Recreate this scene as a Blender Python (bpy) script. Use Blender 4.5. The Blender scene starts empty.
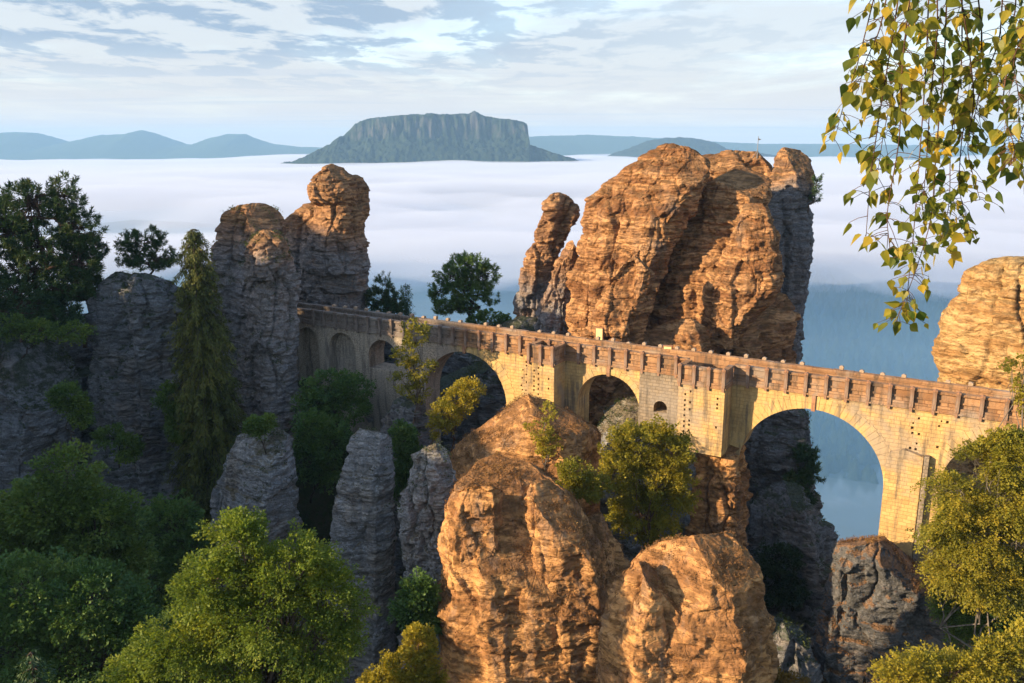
import bpy, math, random
import numpy as np
from mathutils import Vector, Matrix
rng = np.random.default_rng(11)
random.seed(11)
sc = bpy.context.scene
COL = sc.collection
R = math.radians

# ------------------------------------------------------------------ camera, sky, sun, exposure
FPX = 850.0
PITCH = math.atan((341.5 - 143) / FPX)
cam_d = bpy.data.cameras.new('camera')
cam_d.sensor_width = 36.0
cam_d.lens = FPX / 1024 * 36
cam_d.clip_start = 0.1
cam_d.clip_end = 60000
cam = bpy.data.objects.new('camera', cam_d)
COL.objects.link(cam)
cam.location = (0, 0, 0)
cam.rotation_euler = (math.pi / 2 - PITCH, 0, 0)
sc.camera = cam

SUN_EL = R(19)
SUN_AZ = Vector((-0.94, -0.34)).normalized()          # horizontal direction towards the sun
TO_SUN = Vector((SUN_AZ.x * math.cos(SUN_EL), SUN_AZ.y * math.cos(SUN_EL), math.sin(SUN_EL)))

world = bpy.data.worlds.new('World')
sc.world = world
world.use_nodes = True


def build_sky():
    nt = world.node_tree
    nt.nodes.clear()
    N = nt.nodes.new
    L = nt.links.new
    out = N('ShaderNodeOutputWorld')
    bg = N('ShaderNodeBackground')
    bg.inputs['Strength'].default_value = 0.15
    sky = N('ShaderNodeTexSky')
    sky.sky_type = 'NISHITA'
    sky.sun_disc = False
    sky.sun_elevation = SUN_EL
    sky.sun_rotation = math.atan2(SUN_AZ.x, SUN_AZ.y)
    sky.air_density = 1.0
    sky.dust_density = 1.4
    sky.ozone_density = 1.6
    tc = N('ShaderNodeTexCoord')
    sep = N('ShaderNodeSeparateXYZ')
    L(tc.outputs['Generated'], sep.inputs[0])

    def math_(op, a, b=None, clamp=False):
        m = N('ShaderNodeMath')
        m.operation = op
        m.use_clamp = clamp
        for i, v in enumerate((a, b)):
            if v is None:
                continue
            if isinstance(v, (int, float)):
                m.inputs[i].default_value = v
            else:
                L(v, m.inputs[i])
        return m.outputs[0]
    z = math_('MAXIMUM', sep.outputs['Z'], 0.0)
    zz = math_('ADD', z, 0.03)
    px = math_('DIVIDE', sep.outputs['X'], zz)
    py = math_('DIVIDE', sep.outputs['Y'], zz)
    cmb = N('ShaderNodeCombineXYZ')
    L(px, cmb.inputs[0])
    L(py, cmb.inputs[1])

    def cloud(scale, sx, sy, lo, hi, seed, detail=6, rough=0.58, dist=0.4):
        mp = N('ShaderNodeMapping')
        mp.inputs['Scale'].default_value = (sx, sy, 1)
        mp.inputs['Location'].default_value = (seed, seed * 0.7, seed * 1.3)
        L(cmb.outputs[0], mp.inputs[0])
        no = N('ShaderNodeTexNoise')
        no.inputs['Scale'].default_value = scale
        no.inputs['Detail'].default_value = detail
        no.inputs['Roughness'].default_value = rough
        no.inputs['Distortion'].default_value = dist
        L(mp.outputs[0], no.inputs['Vector'])
        mr = N('ShaderNodeMapRange')
        mr.interpolation_type = 'SMOOTHSTEP'
        mr.inputs['From Min'].default_value = lo
        mr.inputs['From Max'].default_value = hi
        L(no.outputs[0], mr.inputs['Value'])
        return mr.outputs[0]

    def mix(fac, a, b, blend='MIX'):
        m = N('ShaderNodeMix')
        m.data_type = 'RGBA'
        m.blend_type = blend
        if isinstance(fac, (int, float)):
            m.inputs[0].default_value = fac
        else:
            L(fac, m.inputs[0])
        for i, v in ((6, a), (7, b)):
            if isinstance(v, tuple):
                m.inputs[i].default_value = v
            else:
                L(v, m.inputs[i])
        return m.outputs[2]
    # thin bright veil, low warm streaks, then grey-blue altocumulus higher up
    veil = cloud(0.42, 1.0, 0.55, 0.16, 0.56, 3.1)
    zen = N('ShaderNodeMapRange')
    zen.interpolation_type = 'SMOOTHSTEP'
    zen.inputs['From Min'].default_value = 0.65
    zen.inputs['From Max'].default_value = 0.25
    L(sep.outputs['Z'], zen.inputs['Value'])
    veil = math_('MULTIPLY', math_('MULTIPLY', veil, 0.92), zen.outputs[0])
    c1 = mix(veil, sky.outputs[0], (1.66, 1.74, 1.82, 1))
    lowm = N('ShaderNodeMapRange')
    lowm.interpolation_type = 'SMOOTHSTEP'
    lowm.inputs['From Min'].default_value = 0.0
    lowm.inputs['From Max'].default_value = 0.13
    lowm.inputs['To Min'].default_value = 0.75
    lowm.inputs['To Max'].default_value = 0.0
    L(sep.outputs['Z'], lowm.inputs['Value'])
    c2 = mix(lowm.outputs[0], c1, (1.93, 1.75, 1.66, 1))
    alto = cloud(1.75, 1.0, 0.60, 0.47, 0.56, 8.4, 8, 0.62, 0.35)
    hi = N('ShaderNodeMapRange')
    hi.interpolation_type = 'SMOOTHSTEP'
    hi.inputs['From Min'].default_value = 0.035
    hi.inputs['From Max'].default_value = 0.12
    L(sep.outputs['Z'], hi.inputs['Value'])
    side = N('ShaderNodeMapRange')                       # more cloud towards the left of the view, clear to the right
    side.interpolation_type = 'SMOOTHSTEP'
    side.inputs['From Min'].default_value = 0.30
    side.inputs['From Max'].default_value = -0.22
    side.inputs['To Min'].default_value = 0.25
    L(sep.outputs['X'], side.inputs['Value'])
    af = math_('MULTIPLY', math_('MULTIPLY', alto, hi.outputs[0]), side.outputs[0])
    af = math_('MULTIPLY', af, 0.85)
    c3 = mix(af, c2, (0.75, 1.06, 1.45, 1))
    streak = cloud(0.8, 0.16, 1.6, 0.56, 0.68, 21.0, 5, 0.5, 0.2)
    low2 = N('ShaderNodeMapRange')
    low2.interpolation_type = 'SMOOTHSTEP'
    low2.inputs['From Min'].default_value = 0.14
    low2.inputs['From Max'].default_value = 0.03
    L(sep.outputs['Z'], low2.inputs['Value'])
    sf = math_('MULTIPLY', math_('MULTIPLY', streak, low2.outputs[0]), 0.5)
    c4 = mix(sf, c3, (1.35, 1.5, 1.75, 1))
    L(c4, bg.inputs['Color'])
    L(bg.outputs[0], out.inputs['Surface'])


build_sky()

sun_d = bpy.data.lights.new('sun', 'SUN')
sun_d.energy = 3.8
sun_d.angle = R(0.6)
sun_d.color = (1.0, 0.76, 0.47)
sun = bpy.data.objects.new('sun', sun_d)
COL.objects.link(sun)
sun.rotation_euler = (-TO_SUN).to_track_quat('-Z', 'Y').to_euler()
sun.location = (-40, -40, 60)

sc.view_settings.view_transform = 'Standard'
sc.view_settings.look = 'None'
sc.view_settings.gamma = 1
sc.view_settings.exposure = 1.6
sc.view_settings.use_curve_mapping = False
sc.cycles.volume_bounces = 3
sc.cycles.max_bounces = 8
sc.cycles.diffuse_bounces = 3
sc.cycles.transmission_bounces = 4
sc.cycles.sample_clamp_indirect = 4

# ------------------------------------------------------------------ picture <-> place
CF = np.array([0, math.cos(PITCH), -math.sin(PITCH)])
CU = np.array([0, math.sin(PITCH), math.cos(PITCH)])


def ray(px, py):
    return CF + np.array([1, 0, 0]) * ((px - 512) / FPX) + CU * (-(py - 341.5) / FPX)


def at(px, py, Y):
    d = ray(px, py)
    return d * (Y / d[1])


def px2m(Y, py=341.5):
    """metres per photo pixel at distance Y (across)"""
    return Y / (FPX * ray(512, py)[1])


# ------------------------------------------------------------------ noise
def _hash(ix, iy, iz, seed):
    h = (ix.astype(np.int64) * 374761393 + iy.astype(np.int64) * 668265263 + iz.astype(np.int64) * 2147483647 + seed * 974711) & 0xffffffff
    h = ((h ^ (h >> 13)) * 1274126177) & 0xffffffff
    h = ((h ^ (h >> 16)) * 2246822519) & 0xffffffff
    return ((h ^ (h >> 15)) & 0xffffff) / float(0xffffff) * 2 - 1


def vnoise(p, seed=0):
    p = np.asarray(p, float)
    i = np.floor(p).astype(np.int64)
    f = p - i
    f = f * f * f * (f * (f * 6 - 15) + 10)
    r = 0
    for dx in (0, 1):
        wx = f[:, 0] if dx else 1 - f[:, 0]
        for dy in (0, 1):
            wy = f[:, 1] if dy else 1 - f[:, 1]
            for dz in (0, 1):
                wz = f[:, 2] if dz else 1 - f[:, 2]
                r = r + wx * wy * wz * _hash(i[:, 0] + dx, i[:, 1] + dy, i[:, 2] + dz, seed)
    return r


def fbm(p, oct=4, seed=0, rough=0.5):
    p = np.asarray(p, float)
    r, a, t = 0, 1.0, 0
    for k in range(oct):
        r = r + a * vnoise(p * (2.03 ** k) + 17.3 * k, seed + k)
        t += a
        a *= rough
    return r / t


def voro(p, seed=0):
    """nearest cell of a jittered grid: offset to its centre, its random numbers, gap to the next cell"""
    p = np.asarray(p, float)
    b = np.floor(p).astype(np.int64)
    d1 = np.full(len(p), 9.0)
    d2 = np.full(len(p), 9.0)
    rel = np.zeros_like(p)
    ident = np.zeros_like(p)
    for dx in (-1, 0, 1):
        for dy in (-1, 0, 1):
            for dz in (-1, 0, 1):
                c = b + np.array([dx, dy, dz])
                j = np.stack([_hash(c[:, 0], c[:, 1], c[:, 2], seed + q) for q in range(3)], 1)
                v = p - (c + 0.5 + 0.42 * j)
                d = np.sqrt((v * v).sum(1))
                m = d < d1
                d2 = np.where(m, d1, np.minimum(d2, d))
                rel[m] = v[m]
                ident[m] = j[m]
                d1 = np.where(m, d, d1)
    return rel, ident, d2 - d1


def n1(x, seed=0):
    x = np.asarray(x, float).ravel()
    return vnoise(np.stack([x, np.full_like(x, 0.5), np.full_like(x, 0.5)], 1), seed)


# ------------------------------------------------------------------ objects
def mesh_obj(name, verts, faces, mat, parent=None, smooth=False, loc=(0, 0, 0), tint=None):
    me = bpy.data.meshes.new(name)
    verts = np.asarray(verts, np.float32)
    if isinstance(faces, np.ndarray):
        k = faces.shape[1]
        me.vertices.add(len(verts))
        me.vertices.foreach_set('co', verts.ravel())
        me.loops.add(faces.size)
        me.loops.foreach_set('vertex_index', faces.astype(np.int32).ravel())
        me.polygons.add(len(faces))
        me.polygons.foreach_set('loop_start', np.arange(0, faces.size, k, dtype=np.int32))
        me.polygons.foreach_set('loop_total', np.full(len(faces), k, np.int32))
        me.update(calc_edges=True)
    else:
        me.from_pydata([tuple(v) for v in verts.tolist()], [], faces)
        me.update()
    if smooth:
        me.polygons.foreach_set('use_smooth', np.ones(len(me.polygons), bool))
    if tint is not None:
        at_ = me.attributes.new('tint', 'FLOAT', 'POINT')
        at_.data.foreach_set('value', np.asarray(tint, np.float32))
    if mat is not None:
        me.materials.append(mat)
    o = bpy.data.objects.new(name, me)
    COL.objects.link(o)
    o.location = loc
    if parent is not None:
        o.parent = parent
    return o


def tag(o, label=None, cat=None, group=None, kind=None):
    if label:
        o['label'] = label
    if cat:
        o['category'] = cat
    if group:
        o['group'] = group
    if kind:
        o['kind'] = kind
    return o


def thing(name, label, cat, loc=(0, 0, 0), group=None):
    o = bpy.data.objects.new(name, None)
    o.empty_display_size = 0.5
    COL.objects.link(o)
    o.location = loc
    return tag(o, label, cat, group)


class Geo:
    """collects shapes that belong to one mesh"""

    def __init__(s):
        s.v, s.f, s.n = [], [], 0

    def add(s, v, f):
        v = np.asarray(v, float)
        s.v.append(v)
        s.f += [tuple(i + s.n for i in q) for q in f]
        s.n += len(v)

    def box(s, x0, x1, y0, y1, z0, z1, jit=0):
        v = np.array([(x, y, z) for z in (z0, z1) for y in (y0, y1) for x in (x0, x1)], float)
        if jit:
            v += rng.normal(0, jit, v.shape)
        s.add(v, [(0, 2, 3, 1), (4, 5, 7, 6), (0, 1, 5, 4), (2, 6, 7, 3), (0, 4, 6, 2), (1, 3, 7, 5)])

    def tube(s, pts, rad, n=6):
        pts = np.asarray(pts, float)
        rad = np.broadcast_to(np.asarray(rad, float), (len(pts),))
        t = np.gradient(pts, axis=0)
        t /= np.linalg.norm(t, axis=1)[:, None] + 1e-9
        ref = np.array([0.31, 0.87, 0.2])
        a = np.cross(t, ref)
        a /= np.linalg.norm(a, axis=1)[:, None] + 1e-9
        b = np.cross(t, a)
        ph = np.linspace(0, 2 * np.pi, n, endpoint=False)
        v = pts[:, None] + rad[:, None, None] * (np.cos(ph)[None, :, None] * a[:, None] + np.sin(ph)[None, :, None] * b[:, None])
        f = []
        for i in range(len(pts) - 1):
            for j in range(n):
                k = (j + 1) % n
                f.append((i * n + j, i * n + k, (i + 1) * n + k, (i + 1) * n + j))
        f.append(tuple(range(n))[::-1])
        f.append(tuple((len(pts) - 1) * n + j for j in range(n)))
        s.add(v.reshape(-1, 3), f)

    def build(s, name, mat, parent=None, smooth=False, loc=(0, 0, 0)):
        return mesh_obj(name, np.concatenate(s.v), s.f, mat, parent, smooth, loc)


# ------------------------------------------------------------------ materials
class NT:
    def __init__(s, name):
        s.m = bpy.data.materials.new(name)
        s.m.use_nodes = True
        s.t = s.m.node_tree
        s.t.nodes.clear()
        s.out = s.t.nodes.new('ShaderNodeOutputMaterial')

    def N(s, k, **kw):
        n = s.t.nodes.new(k)
        for a, b in kw.items():
            setattr(n, a, b)
        return n

    def L(s, a, b):
        s.t.links.new(a, b)

    def set(s, sock, v):
        if isinstance(v, (int, float, tuple)):
            sock.default_value = v
        else:
            s.L(v, sock)

    def math(s, op, a, b=0.0, clamp=False):
        m = s.N('ShaderNodeMath', operation=op, use_clamp=clamp)
        s.set(m.inputs[0], a)
        s.set(m.inputs[1], b)
        return m.outputs[0]

    def mix(s, fac, a, b, blend='MIX'):
        m = s.N('ShaderNodeMix', data_type='RGBA', blend_type=blend)
        s.set(m.inputs[0], fac)
        s.set(m.inputs[6], a if not isinstance(a, tuple) else (*a, 1)[:4])
        s.set(m.inputs[7], b if not isinstance(b, tuple) else (*b, 1)[:4])
        return m.outputs[2]

    def coords(s, kind='Object'):
        return s.N('ShaderNodeTexCoord').outputs[kind]

    def mapping(s, vec, scale=(1, 1, 1), loc=(0, 0, 0)):
        m = s.N('ShaderNodeMapping')
        m.inputs['Scale'].default_value = scale
        m.inputs['Location'].default_value = loc
        s.L(vec, m.inputs[0])
        return m.outputs[0]

    def noise(s, vec, scale, detail=4, rough=0.55, dist=0.0):
        n = s.N('ShaderNodeTexNoise')
        n.inputs['Scale'].default_value = scale
        n.inputs['Detail'].default_value = detail
        n.inputs['Roughness'].default_value = rough
        n.inputs['Distortion'].default_value = dist
        s.L(vec, n.inputs['Vector'])
        return n.outputs[0]

    def ramp(s, v, lo, hi, a=0.0, b=1.0):
        m = s.N('ShaderNodeMapRange', interpolation_type='SMOOTHSTEP')
        s.set(m.inputs['Value'], v)
        m.inputs['From Min'].default_value = lo
        m.inputs['From Max'].default_value = hi
        m.inputs['To Min'].default_value = a
        m.inputs['To Max'].default_value = b
        return m.outputs[0]

    def bump(s, h, strength, dist, normal=None):
        b = s.N('ShaderNodeBump')
        b.inputs['Strength'].default_value = strength
        b.inputs['Distance'].default_value = dist
        s.L(h, b.inputs['Height'])
        if normal is not None:
            s.L(normal, b.inputs['Normal'])
        return b.outputs[0]

    def principled(s, col, rough=0.9, normal=None, spec=0.2):
        p = s.N('ShaderNodeBsdfPrincipled')
        s.set(p.inputs['Base Color'], col if not isinstance(col, tuple) else (*col, 1)[:4])
        s.set(p.inputs['Roughness'], rough)
        p.inputs['Specular IOR Level'].default_value = spec
        if normal is not None:
            s.L(normal, p.inputs['Normal'])
        s.L(p.outputs[0], s.out.inputs['Surface'])
        return s.m


def rock_material(name, light, dark, grey, grey_lo, grey_hi, moss=(0.05, 0.06, 0.02), moss_amt=0.5, streak=0.5, an=1.0, lit_above=None, relief=1.0):
    k = NT(name)
    info = k.N('ShaderNodeObjectInfo').outputs['Random']
    off = k.math('MULTIPLY', info, 50.0)
    add = k.N('ShaderNodeVectorMath', operation='ADD')
    k.L(k.coords('Object'), add.inputs[0])
    k.L(off, add.inputs[1])
    c = add.outputs[0]
    warp = k.N('ShaderNodeVectorMath', operation='MULTIPLY_ADD')
    wn = k.N('ShaderNodeTexNoise')
    wn.inputs['Scale'].default_value = 0.22
    k.L(c, wn.inputs['Vector'])
    k.L(wn.outputs[1], warp.inputs[0])
    warp.inputs[1].default_value = (1.6, 1.6, 1.3)
    k.L(c, warp.inputs[2])
    cw = warp.outputs[0]
    band = k.noise(k.mapping(cw, (0.10 / an, 0.10 / an, 1.15 * an)), 1.0, 6, 0.62)
    fine = k.noise(k.mapping(cw, (0.5 / an, 0.5 / an, 3.2 * an)), 1.6, 5, 0.6)
    blot = k.noise(c, 0.55, 5, 0.6, 0.4)
    big = k.noise(c, 0.16, 5, 0.6, 0.3)
    grain = k.noise(c, 7.0, 4, 0.65)
    col = k.mix(k.ramp(band, 0.40, 0.60), dark, light)
    col = k.mix(k.ramp(fine, 0.42, 0.60, 0, 0.78), col, tuple(x * 0.5 for x in dark))
    col = k.mix(k.ramp(blot, 0.50, 0.70, 0, 0.45), col, tuple(min(1, x * 1.25) for x in light))
    # grey weathering crust in patches and hanging streaks
    st = k.noise(k.mapping(c, (1.5, 1.5, 0.10)), 1.0, 5, 0.6, 0.3)
    gm = k.math('ADD', k.ramp(big, grey_lo, grey_hi), k.math('MULTIPLY', k.ramp(st, 0.50, 0.66), streak), clamp=True)
    if lit_above:
        # grey crust fades out upwards so the sunlit top is painted in as orange stone
        ps = k.N('ShaderNodeSeparateXYZ')
        k.L(k.N('ShaderNodeNewGeometry').outputs['Position'], ps.inputs[0])
        hv = k.math('ADD', ps.outputs['Z'], k.math('MULTIPLY', big, 9.0))
        gm = k.math('MULTIPLY', gm, k.ramp(hv, lit_above[0] + 4.5, lit_above[1] + 4.5, 1.0, 0.12))
    gcol = k.mix(k.ramp(grain, 0.35, 0.65), tuple(x * 0.7 for x in grey), tuple(x * 1.25 for x in grey))
    gcol = k.mix(k.ramp(fine, 0.40, 0.60, 0, 0.5), gcol, tuple(x * 0.45 for x in grey))
    col = k.mix(k.math('MULTIPLY', gm, 0.85), col, gcol)
    spk = k.noise(c, 3.1, 4, 0.7)
    col = k.mix(k.ramp(spk, 0.58, 0.74, 0, 0.55 * relief), col, tuple(x * 0.4 for x in dark))
    # moss and heather where the stone is flat enough to hold soil
    nz = k.N('ShaderNodeSeparateXYZ')
    k.L(k.N('ShaderNodeNewGeometry').outputs['Normal'], nz.inputs[0])
    mn = k.noise(c, 1.3, 5, 0.65)
    mz = k.math('ADD', k.math('MULTIPLY', mn, 0.9), nz.outputs['Z'])
    mm = k.ramp(mz, 0.92, 1.16, 0, moss_amt)
    mcol = k.mix(k.ramp(grain, 0.3, 0.7), tuple(x * 0.6 for x in moss), tuple(x * 1.5 for x in moss))
    col = k.mix(mm, col, mcol)
    h1 = k.math('ADD', k.math('MULTIPLY', fine, 0.7), k.math('MULTIPLY', band, 0.9))
    cr = k.N('ShaderNodeTexVoronoi', feature='DISTANCE_TO_EDGE')
    cr.inputs['Scale'].default_value = 0.8
    k.L(k.mapping(cw, (0.9, 0.9, 1.5)), cr.inputs['Vector'])
    crk = k.ramp(cr.outputs['Distance'], 0.0, 0.05)
    h1 = k.math('ADD', h1, k.math('MULTIPLY', crk, 0.09))
    b = k.bump(h1, 1.0 * min(1, relief + 0.15), 0.5 * relief)
    b = k.bump(k.math('ADD', grain, k.math('MULTIPLY', spk, 1.2)), 0.9 * relief, 0.12, b)
    return k.principled(col, 0.95, b, 0.1)


M = {}
M['ochre'] = rock_material('ochre_sandstone', (0.56, 0.30, 0.135), (0.25, 0.115, 0.05), (0.20, 0.165, 0.14), 0.60, 0.80, (0.10, 0.06, 0.025), 0.5, 0.22)
M['warm'] = rock_material('warm_sandstone', (0.56, 0.295, 0.115), (0.30, 0.145, 0.06), (0.20, 0.18, 0.16), 0.56, 0.74, (0.15, 0.075, 0.03), 0.8, 0.36, 0.7, None, 0.75)
M['grey'] = rock_material('grey_sandstone', (0.42, 0.37, 0.31), (0.19, 0.165, 0.145), (0.33, 0.33, 0.33), 0.34, 0.56, (0.10, 0.075, 0.03), 0.7, 0.5)
M['capped'] = rock_material('sunlit_top_sandstone', (0.50, 0.26, 0.11), (0.27, 0.13, 0.06), (0.27, 0.27, 0.275), 0.22, 0.44, (0.11, 0.07, 0.03), 0.5, 0.5, 1.0, (-12.5, -7.5))  # this and the next two paint the sunlit upper rock orange by height
M['flank_top'] = rock_material('sunlit_top_flank', (0.50, 0.26, 0.11), (0.22, 0.12, 0.065), (0.19, 0.20, 0.215), 0.15, 0.35, (0.06, 0.05, 0.02), 0.5, 0.7, 1.0, (-6.0, -2.5))
M['capped_low'] = rock_material('sunlit_sandstone_grey_foot', (0.52, 0.27, 0.115), (0.27, 0.13, 0.06), (0.27, 0.27, 0.275), 0.22, 0.44, (0.11, 0.07, 0.03), 0.5, 0.4, 1.0, (-17.5, -13.0))
M['flank'] = rock_material('blue_grey_sandstone', (0.27, 0.20, 0.15), (0.12, 0.10, 0.09), (0.19, 0.20, 0.215), 0.30, 0.50, (0.06, 0.05, 0.02), 0.5, 0.7)
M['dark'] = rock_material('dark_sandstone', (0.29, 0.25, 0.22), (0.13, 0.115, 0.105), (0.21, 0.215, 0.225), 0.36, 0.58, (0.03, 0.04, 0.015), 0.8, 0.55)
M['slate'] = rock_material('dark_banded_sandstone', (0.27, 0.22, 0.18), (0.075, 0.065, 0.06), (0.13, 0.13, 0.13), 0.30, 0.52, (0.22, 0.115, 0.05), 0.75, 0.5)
M['pale'] = rock_material('pale_sandstone', (0.58, 0.38, 0.17), (0.42, 0.23, 0.09), (0.30, 0.24, 0.17), 0.60, 0.78, (0.12, 0.09, 0.04), 0.5, 0.2, 0.8)

def bark_material(name, col):
    k = NT(name)
    c = k.coords('Object')
    n = k.noise(k.mapping(c, (6, 6, 1)), 1.0, 5, 0.6)
    cc = k.mix(k.ramp(n, 0.35, 0.65), tuple(x * 0.5 for x in col), tuple(x * 1.3 for x in col))
    return k.principled(cc, 0.95, k.bump(n, 0.7, 0.05), 0.1)


def leaf_material(name, cols, trans=0.35, big=0.35, rough=0.6):
    """cols: three leaf colours a crown mixes; every leaf carries its own tint value"""
    k = NT(name)
    a = k.N('ShaderNodeAttribute', attribute_name='tint')
    t = a.outputs['Fac']
    c = k.coords('Object')
    n = k.noise(c, big, 3, 0.5)
    v = k.math('ADD', k.math('MULTIPLY', t, 0.6), k.math('MULTIPLY', k.ramp(n, 0.3, 0.7), 0.4))
    col = k.mix(k.ramp(v, 0.15, 0.5), cols[0], cols[1])
    col = k.mix(k.ramp(v, 0.55, 0.95), col, cols[2])
    d = k.N('ShaderNodeBsdfPrincipled')
    k.L(col, d.inputs['Base Color'])
    d.inputs['Roughness'].default_value = rough
    d.inputs['Specular IOR Level'].default_value = 0.25
    tr = k.N('ShaderNodeBsdfTranslucent')
    tc = k.mix(0.5, col, (1.0, 0.9, 0.25), 'MULTIPLY')
    tc = k.mix(0.35, tc, col)
    hs = k.N('ShaderNodeHueSaturation')
    hs.inputs['Value'].default_value = 1.5
    k.L(tc, hs.inputs['Color'])
    k.L(hs.outputs[0], tr.inputs['Color'])
    ms = k.N('ShaderNodeMixShader')
    ms.inputs[0].default_value = trans
    k.L(d.outputs[0], ms.inputs[1])
    k.L(tr.outputs[0], ms.inputs[2])
    k.L(ms.outputs[0], k.out.inputs['Surface'])
    return k.m


M['bark'] = bark_material('brown_bark', (0.11, 0.08, 0.06))
M['bark_dark'] = bark_material('dark_bark', (0.06, 0.045, 0.035))
M['bark_pine'] = bark_material('pine_bark', (0.085, 0.055, 0.04))
M['bark_birch'] = bark_material('birch_bark', (0.17, 0.145, 0.12))
M['twig'] = bark_material('twig_bark', (0.10, 0.055, 0.035))
M['leaf_bright'] = leaf_material('bright_green_leaves', ((0.06, 0.105, 0.014), (0.135, 0.18, 0.018), (0.25, 0.26, 0.026)), 0.4)
M['leaf_dark'] = leaf_material('dark_green_leaves', ((0.035, 0.08, 0.02), (0.075, 0.135, 0.027), (0.135, 0.18, 0.034)), 0.25)
M['leaf_mid'] = leaf_material('mid_green_leaves', ((0.045, 0.085, 0.02), (0.09, 0.14, 0.024), (0.16, 0.195, 0.03)), 0.3)
M['leaf_olive'] = leaf_material('olive_yellow_leaves', ((0.10, 0.11, 0.014), (0.215, 0.195, 0.019), (0.38, 0.285, 0.027)), 0.4)
M['leaf_gold'] = leaf_material('golden_leaves', ((0.14, 0.14, 0.015), (0.28, 0.23, 0.02), (0.42, 0.31, 0.03)), 0.35)
M['leaf_rust'] = leaf_material('rusty_leaves', ((0.10, 0.075, 0.018), (0.18, 0.11, 0.02), (0.28, 0.15, 0.025)), 0.3)
M['needle'] = leaf_material('pine_needles', ((0.018, 0.044, 0.018), (0.038, 0.075, 0.02), (0.085, 0.10, 0.024)), 0.15)
M['needle_moss'] = leaf_material('mossy_needles', ((0.045, 0.06, 0.014), (0.095, 0.105, 0.018), (0.16, 0.14, 0.025)), 0.2)
M['leaf_birch'] = leaf_material('birch_leaves', ((0.06, 0.095, 0.015), (0.17, 0.175, 0.02), (0.50, 0.33, 0.035)), 0.5, 6.0, 0.45)
M['leaf_fern'] = leaf_material('dark_undergrowth', ((0.010, 0.022, 0.008), (0.018, 0.036, 0.010), (0.03, 0.05, 0.012)), 0.15)


def stone_wall_material(name, a, b, mortar, bw=0.62, bh=0.30, rough=0.92, stain=(0.10, 0.085, 0.07), left_tone=None):
    k = NT(name)
    c = k.coords('Object')
    s = k.N('ShaderNodeSeparateXYZ')
    k.L(c, s.inputs[0])
    cb = k.N('ShaderNodeCombineXYZ')
    k.L(k.math('ADD', s.outputs['X'], s.outputs['Y']), cb.inputs[0])
    k.L(s.outputs['Z'], cb.inputs[1])
    br = k.N('ShaderNodeTexBrick')
    br.inputs['Color1'].default_value = (*a, 1)
    br.inputs['Color2'].default_value = (*b, 1)
    br.inputs['Mortar'].default_value = (*mortar, 1)
    br.inputs['Scale'].default_value = 1.0
    br.inputs['Mortar Size'].default_value = 0.018
    br.inputs['Mortar Smooth'].default_value = 0.4
    br.inputs['Brick Width'].default_value = bw
    br.inputs['Row Height'].default_value = bh
    wob = k.N('ShaderNodeVectorMath', operation='MULTIPLY_ADD')
    wn = k.N('ShaderNodeTexNoise')
    wn.inputs['Scale'].default_value = 1.4
    k.L(cb.outputs[0], wn.inputs['Vector'])
    k.L(wn.outputs[1], wob.inputs[0])
    wob.inputs[1].default_value = (0.12, 0.10, 0)
    k.L(cb.outputs[0], wob.inputs[2])
    k.L(wob.outputs[0], br.inputs['Vector'])
    n = k.noise(c, 0.7, 6, 0.65, 0.3)
    g = k.noise(c, 9.0, 4, 0.7)
    st = k.noise(k.mapping(c, (1.8, 1.8, 0.22)), 1.0, 5, 0.65)
    col = k.mix(k.ramp(n, 0.46, 0.72, 0, 0.65), br.outputs['Color'], tuple(x * 0.62 for x in b))
    col = k.mix(k.ramp(g, 0.50, 0.70, 0, 0.5), col, tuple(x * 0.6 for x in b))
    if left_tone:
        # left end of the bridge: speckled paler grey walls and darker parapets than the rest
        left_mix = k.mix(k.ramp(g, 0.40, 0.60), tuple(x * 0.4 for x in left_tone), left_tone)
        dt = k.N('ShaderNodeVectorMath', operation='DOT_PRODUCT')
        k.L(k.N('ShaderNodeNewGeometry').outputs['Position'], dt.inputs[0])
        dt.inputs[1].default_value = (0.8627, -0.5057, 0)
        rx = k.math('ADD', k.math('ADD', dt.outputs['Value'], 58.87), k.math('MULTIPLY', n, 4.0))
        col = k.mix(k.ramp(rx, 21.0, 18.0, 0, 0.85), col, left_mix)
    wz = k.noise(c, 0.23, 5, 0.65, 0.4)
    col = k.mix(k.ramp(wz, 0.47, 0.66, 0, 0.7), col, (0.27, 0.235, 0.20))
    col = k.mix(k.ramp(st, 0.47, 0.68, 0, 0.8), col, stain)
    h = k.math('ADD', k.math('MULTIPLY', br.outputs['Fac'], -0.6), k.math('MULTIPLY', g, 0.8))
    return k.principled(col, rough, k.bump(k.math('ADD', h, n), 0.8, 0.06), 0.12)


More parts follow.
